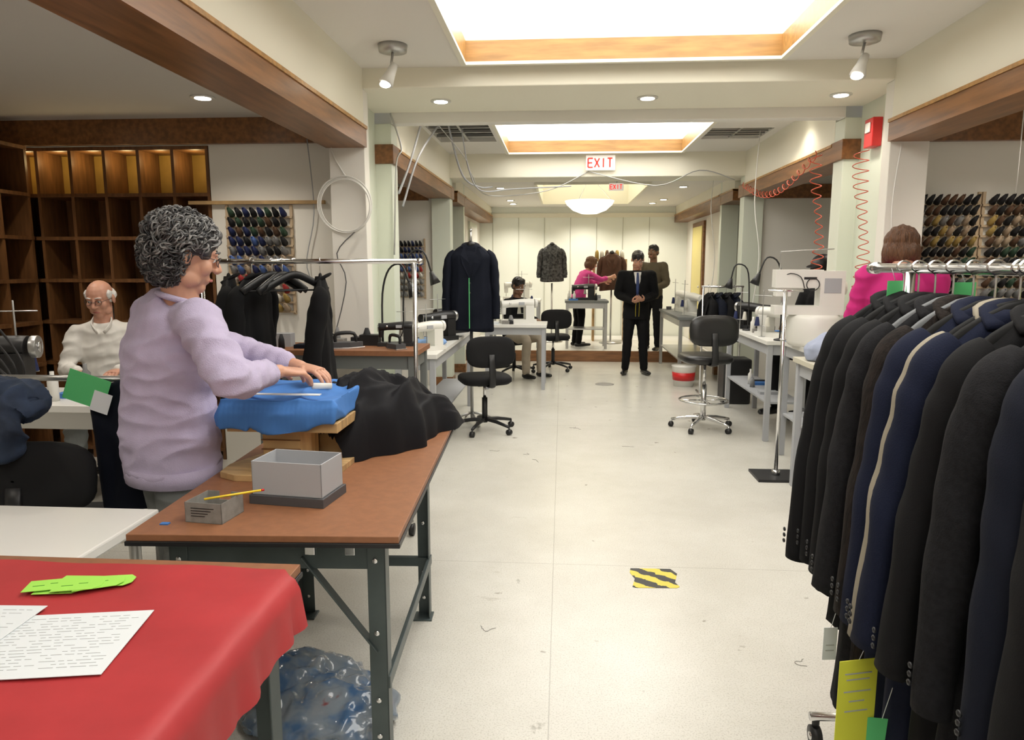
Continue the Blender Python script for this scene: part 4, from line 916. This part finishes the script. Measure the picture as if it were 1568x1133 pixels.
for i in range(4): b.ring((-1.52+.004*i,4.985-.006*i,1.93+.006*math.sin(i*2)),.185+.008*math.sin(i*1.7),.005,whitep,40,(0.02*i,1,.03*i))
b.tube([(-1.5,4.99,2.12),(-1.60,4.99,2.3),(-1.58,4.98,2.46)],.005,whitep,6,sub=3);b.tube([(-1.45,4.985,1.75),(-1.58,4.97,1.6),(-1.52,4.97,1.4),(-1.6,4.9,1.02),(-1.66,4.9,.975)],.004,M('dark_cable',(.1,.1,.1),.5),6,sub=4)
b.done('coiled_cable')
b=B()
b.tube([(-1.36,5.75,2.70),(-1.30,5.85,2.45),(-1.33,5.78,2.30),(-1.36,5.77,1.6)],.007,alu,6,sub=5);b.tube([(-1.25,6.5,2.8),(-1.3,6.2,2.4),(-1.34,5.9,2.1)],.010,greyb,6,sub=5);b.tube([(-1.15,6.9,2.85),(-1.25,6.3,2.45),(-1.32,5.95,2.0)],.009,greyb,6,sub=5)
b.tube([(-1.2,6.9,2.85),(-1.0,7.4,2.6),(-1.0,8.0,2.5),(-.9,8.75,2.35),(-.2,8.78,2.4),(.3,8.78,2.62)],.006,alu,6,sub=6)
b.tube([(-1.1,7.0,2.85),(-1.05,7.6,2.45),(-.95,8.3,2.4),(-.85,8.78,2.45)],.010,greyb,6,sub=6)
b.tube([(-1.0,7.2,2.85),(-.98,7.6,2.5),(-.92,8.2,2.35),(-.6,8.74,2.42),(.1,8.76,2.45)],.007,greyb,6,sub=6)
b.tube([(-1.85,5.22,2.42),(-1.83,5.25,1.9),(-1.9,5.25,1.5),(-1.75,5.22,1.2),(-1.78,4.9,1.0)],.004,greyb,6,sub=5)
b.tube([(.3,8.76,2.62),(1.1,8.76,2.45),(1.6,8.75,2.62),(2.0,8.7,2.5)],.006,alu,6,sub=6)
b.tube([(2.2,4.97,2.3),(2.16,4.95,1.9),(2.2,4.96,1.5)],.005,whitep,6,sub=4);b.tube([(2.9,4.9,2.58),(2.9,4.9,1.98)],.004,whitep,6)
b.done('hanging_cables')
def coil(x,y,z0,z1,r,turns,m,rr=.005):
    b=B();pts=[];N=turns*12
    for i in range(N+1):
        u=i/N;a=u*turns*2*pi;q=r*(1+.3*math.sin(u*9))
        pts.append((x+q*math.cos(a)+.03*math.sin(u*5),y+q*math.sin(a),z0+(z1-z0)*u))
    b.tube(pts,rr,m,5);return b
b=coil(2.02,5.95,1.35,2.38,.035,13,orange,.004);pts=[]
for i in range(180):
    u=i/179;a=u*17*2*pi;pts.append((2.03+.02*math.sin(a)-.02*u,6.1+2.2*u,2.40-.25*math.sin(u*pi)*.8+.03*math.cos(a)))
b.tube(pts,.004,orange,5);b.done('coiled_red_air_hose')
b=coil(2.07,5.2,1.2,2.30,.04,16,orange,.0033);b.done('coiled_red_air_hose')
b=B()
for x,y,z in ((1.9,9.4,2.2),(1.95,7.5,2.15)): b.tube([(x,y,2.6 if y>9 else 2.84),(x-.02,y,z),(x+.05,y,1.6),(x,y,1.05)],.005,whitep,6,sub=5)
b.done('drop_cords')
# ------------------------------------------------------------ light, camera
w=D.worlds.new('world');scn.world=w;w.use_nodes=True;w.node_tree.nodes['Background'].inputs[0].default_value=(.9,.9,1,1);w.node_tree.nodes['Background'].inputs[1].default_value=.3
cam=D.cameras.new('camera');cam.lens=36*1090/1568;cam.sensor_width=36;cam.sensor_fit='HORIZONTAL';cam.clip_start=.05
co=D.objects.new('camera',cam);C.collection.objects.link(co);co.location=(0,0,1.52)
co.rotation_euler=(pi/2-math.atan(161/1090),0,math.atan(76/1090));scn.camera=co
scn.view_settings.view_transform='Standard'
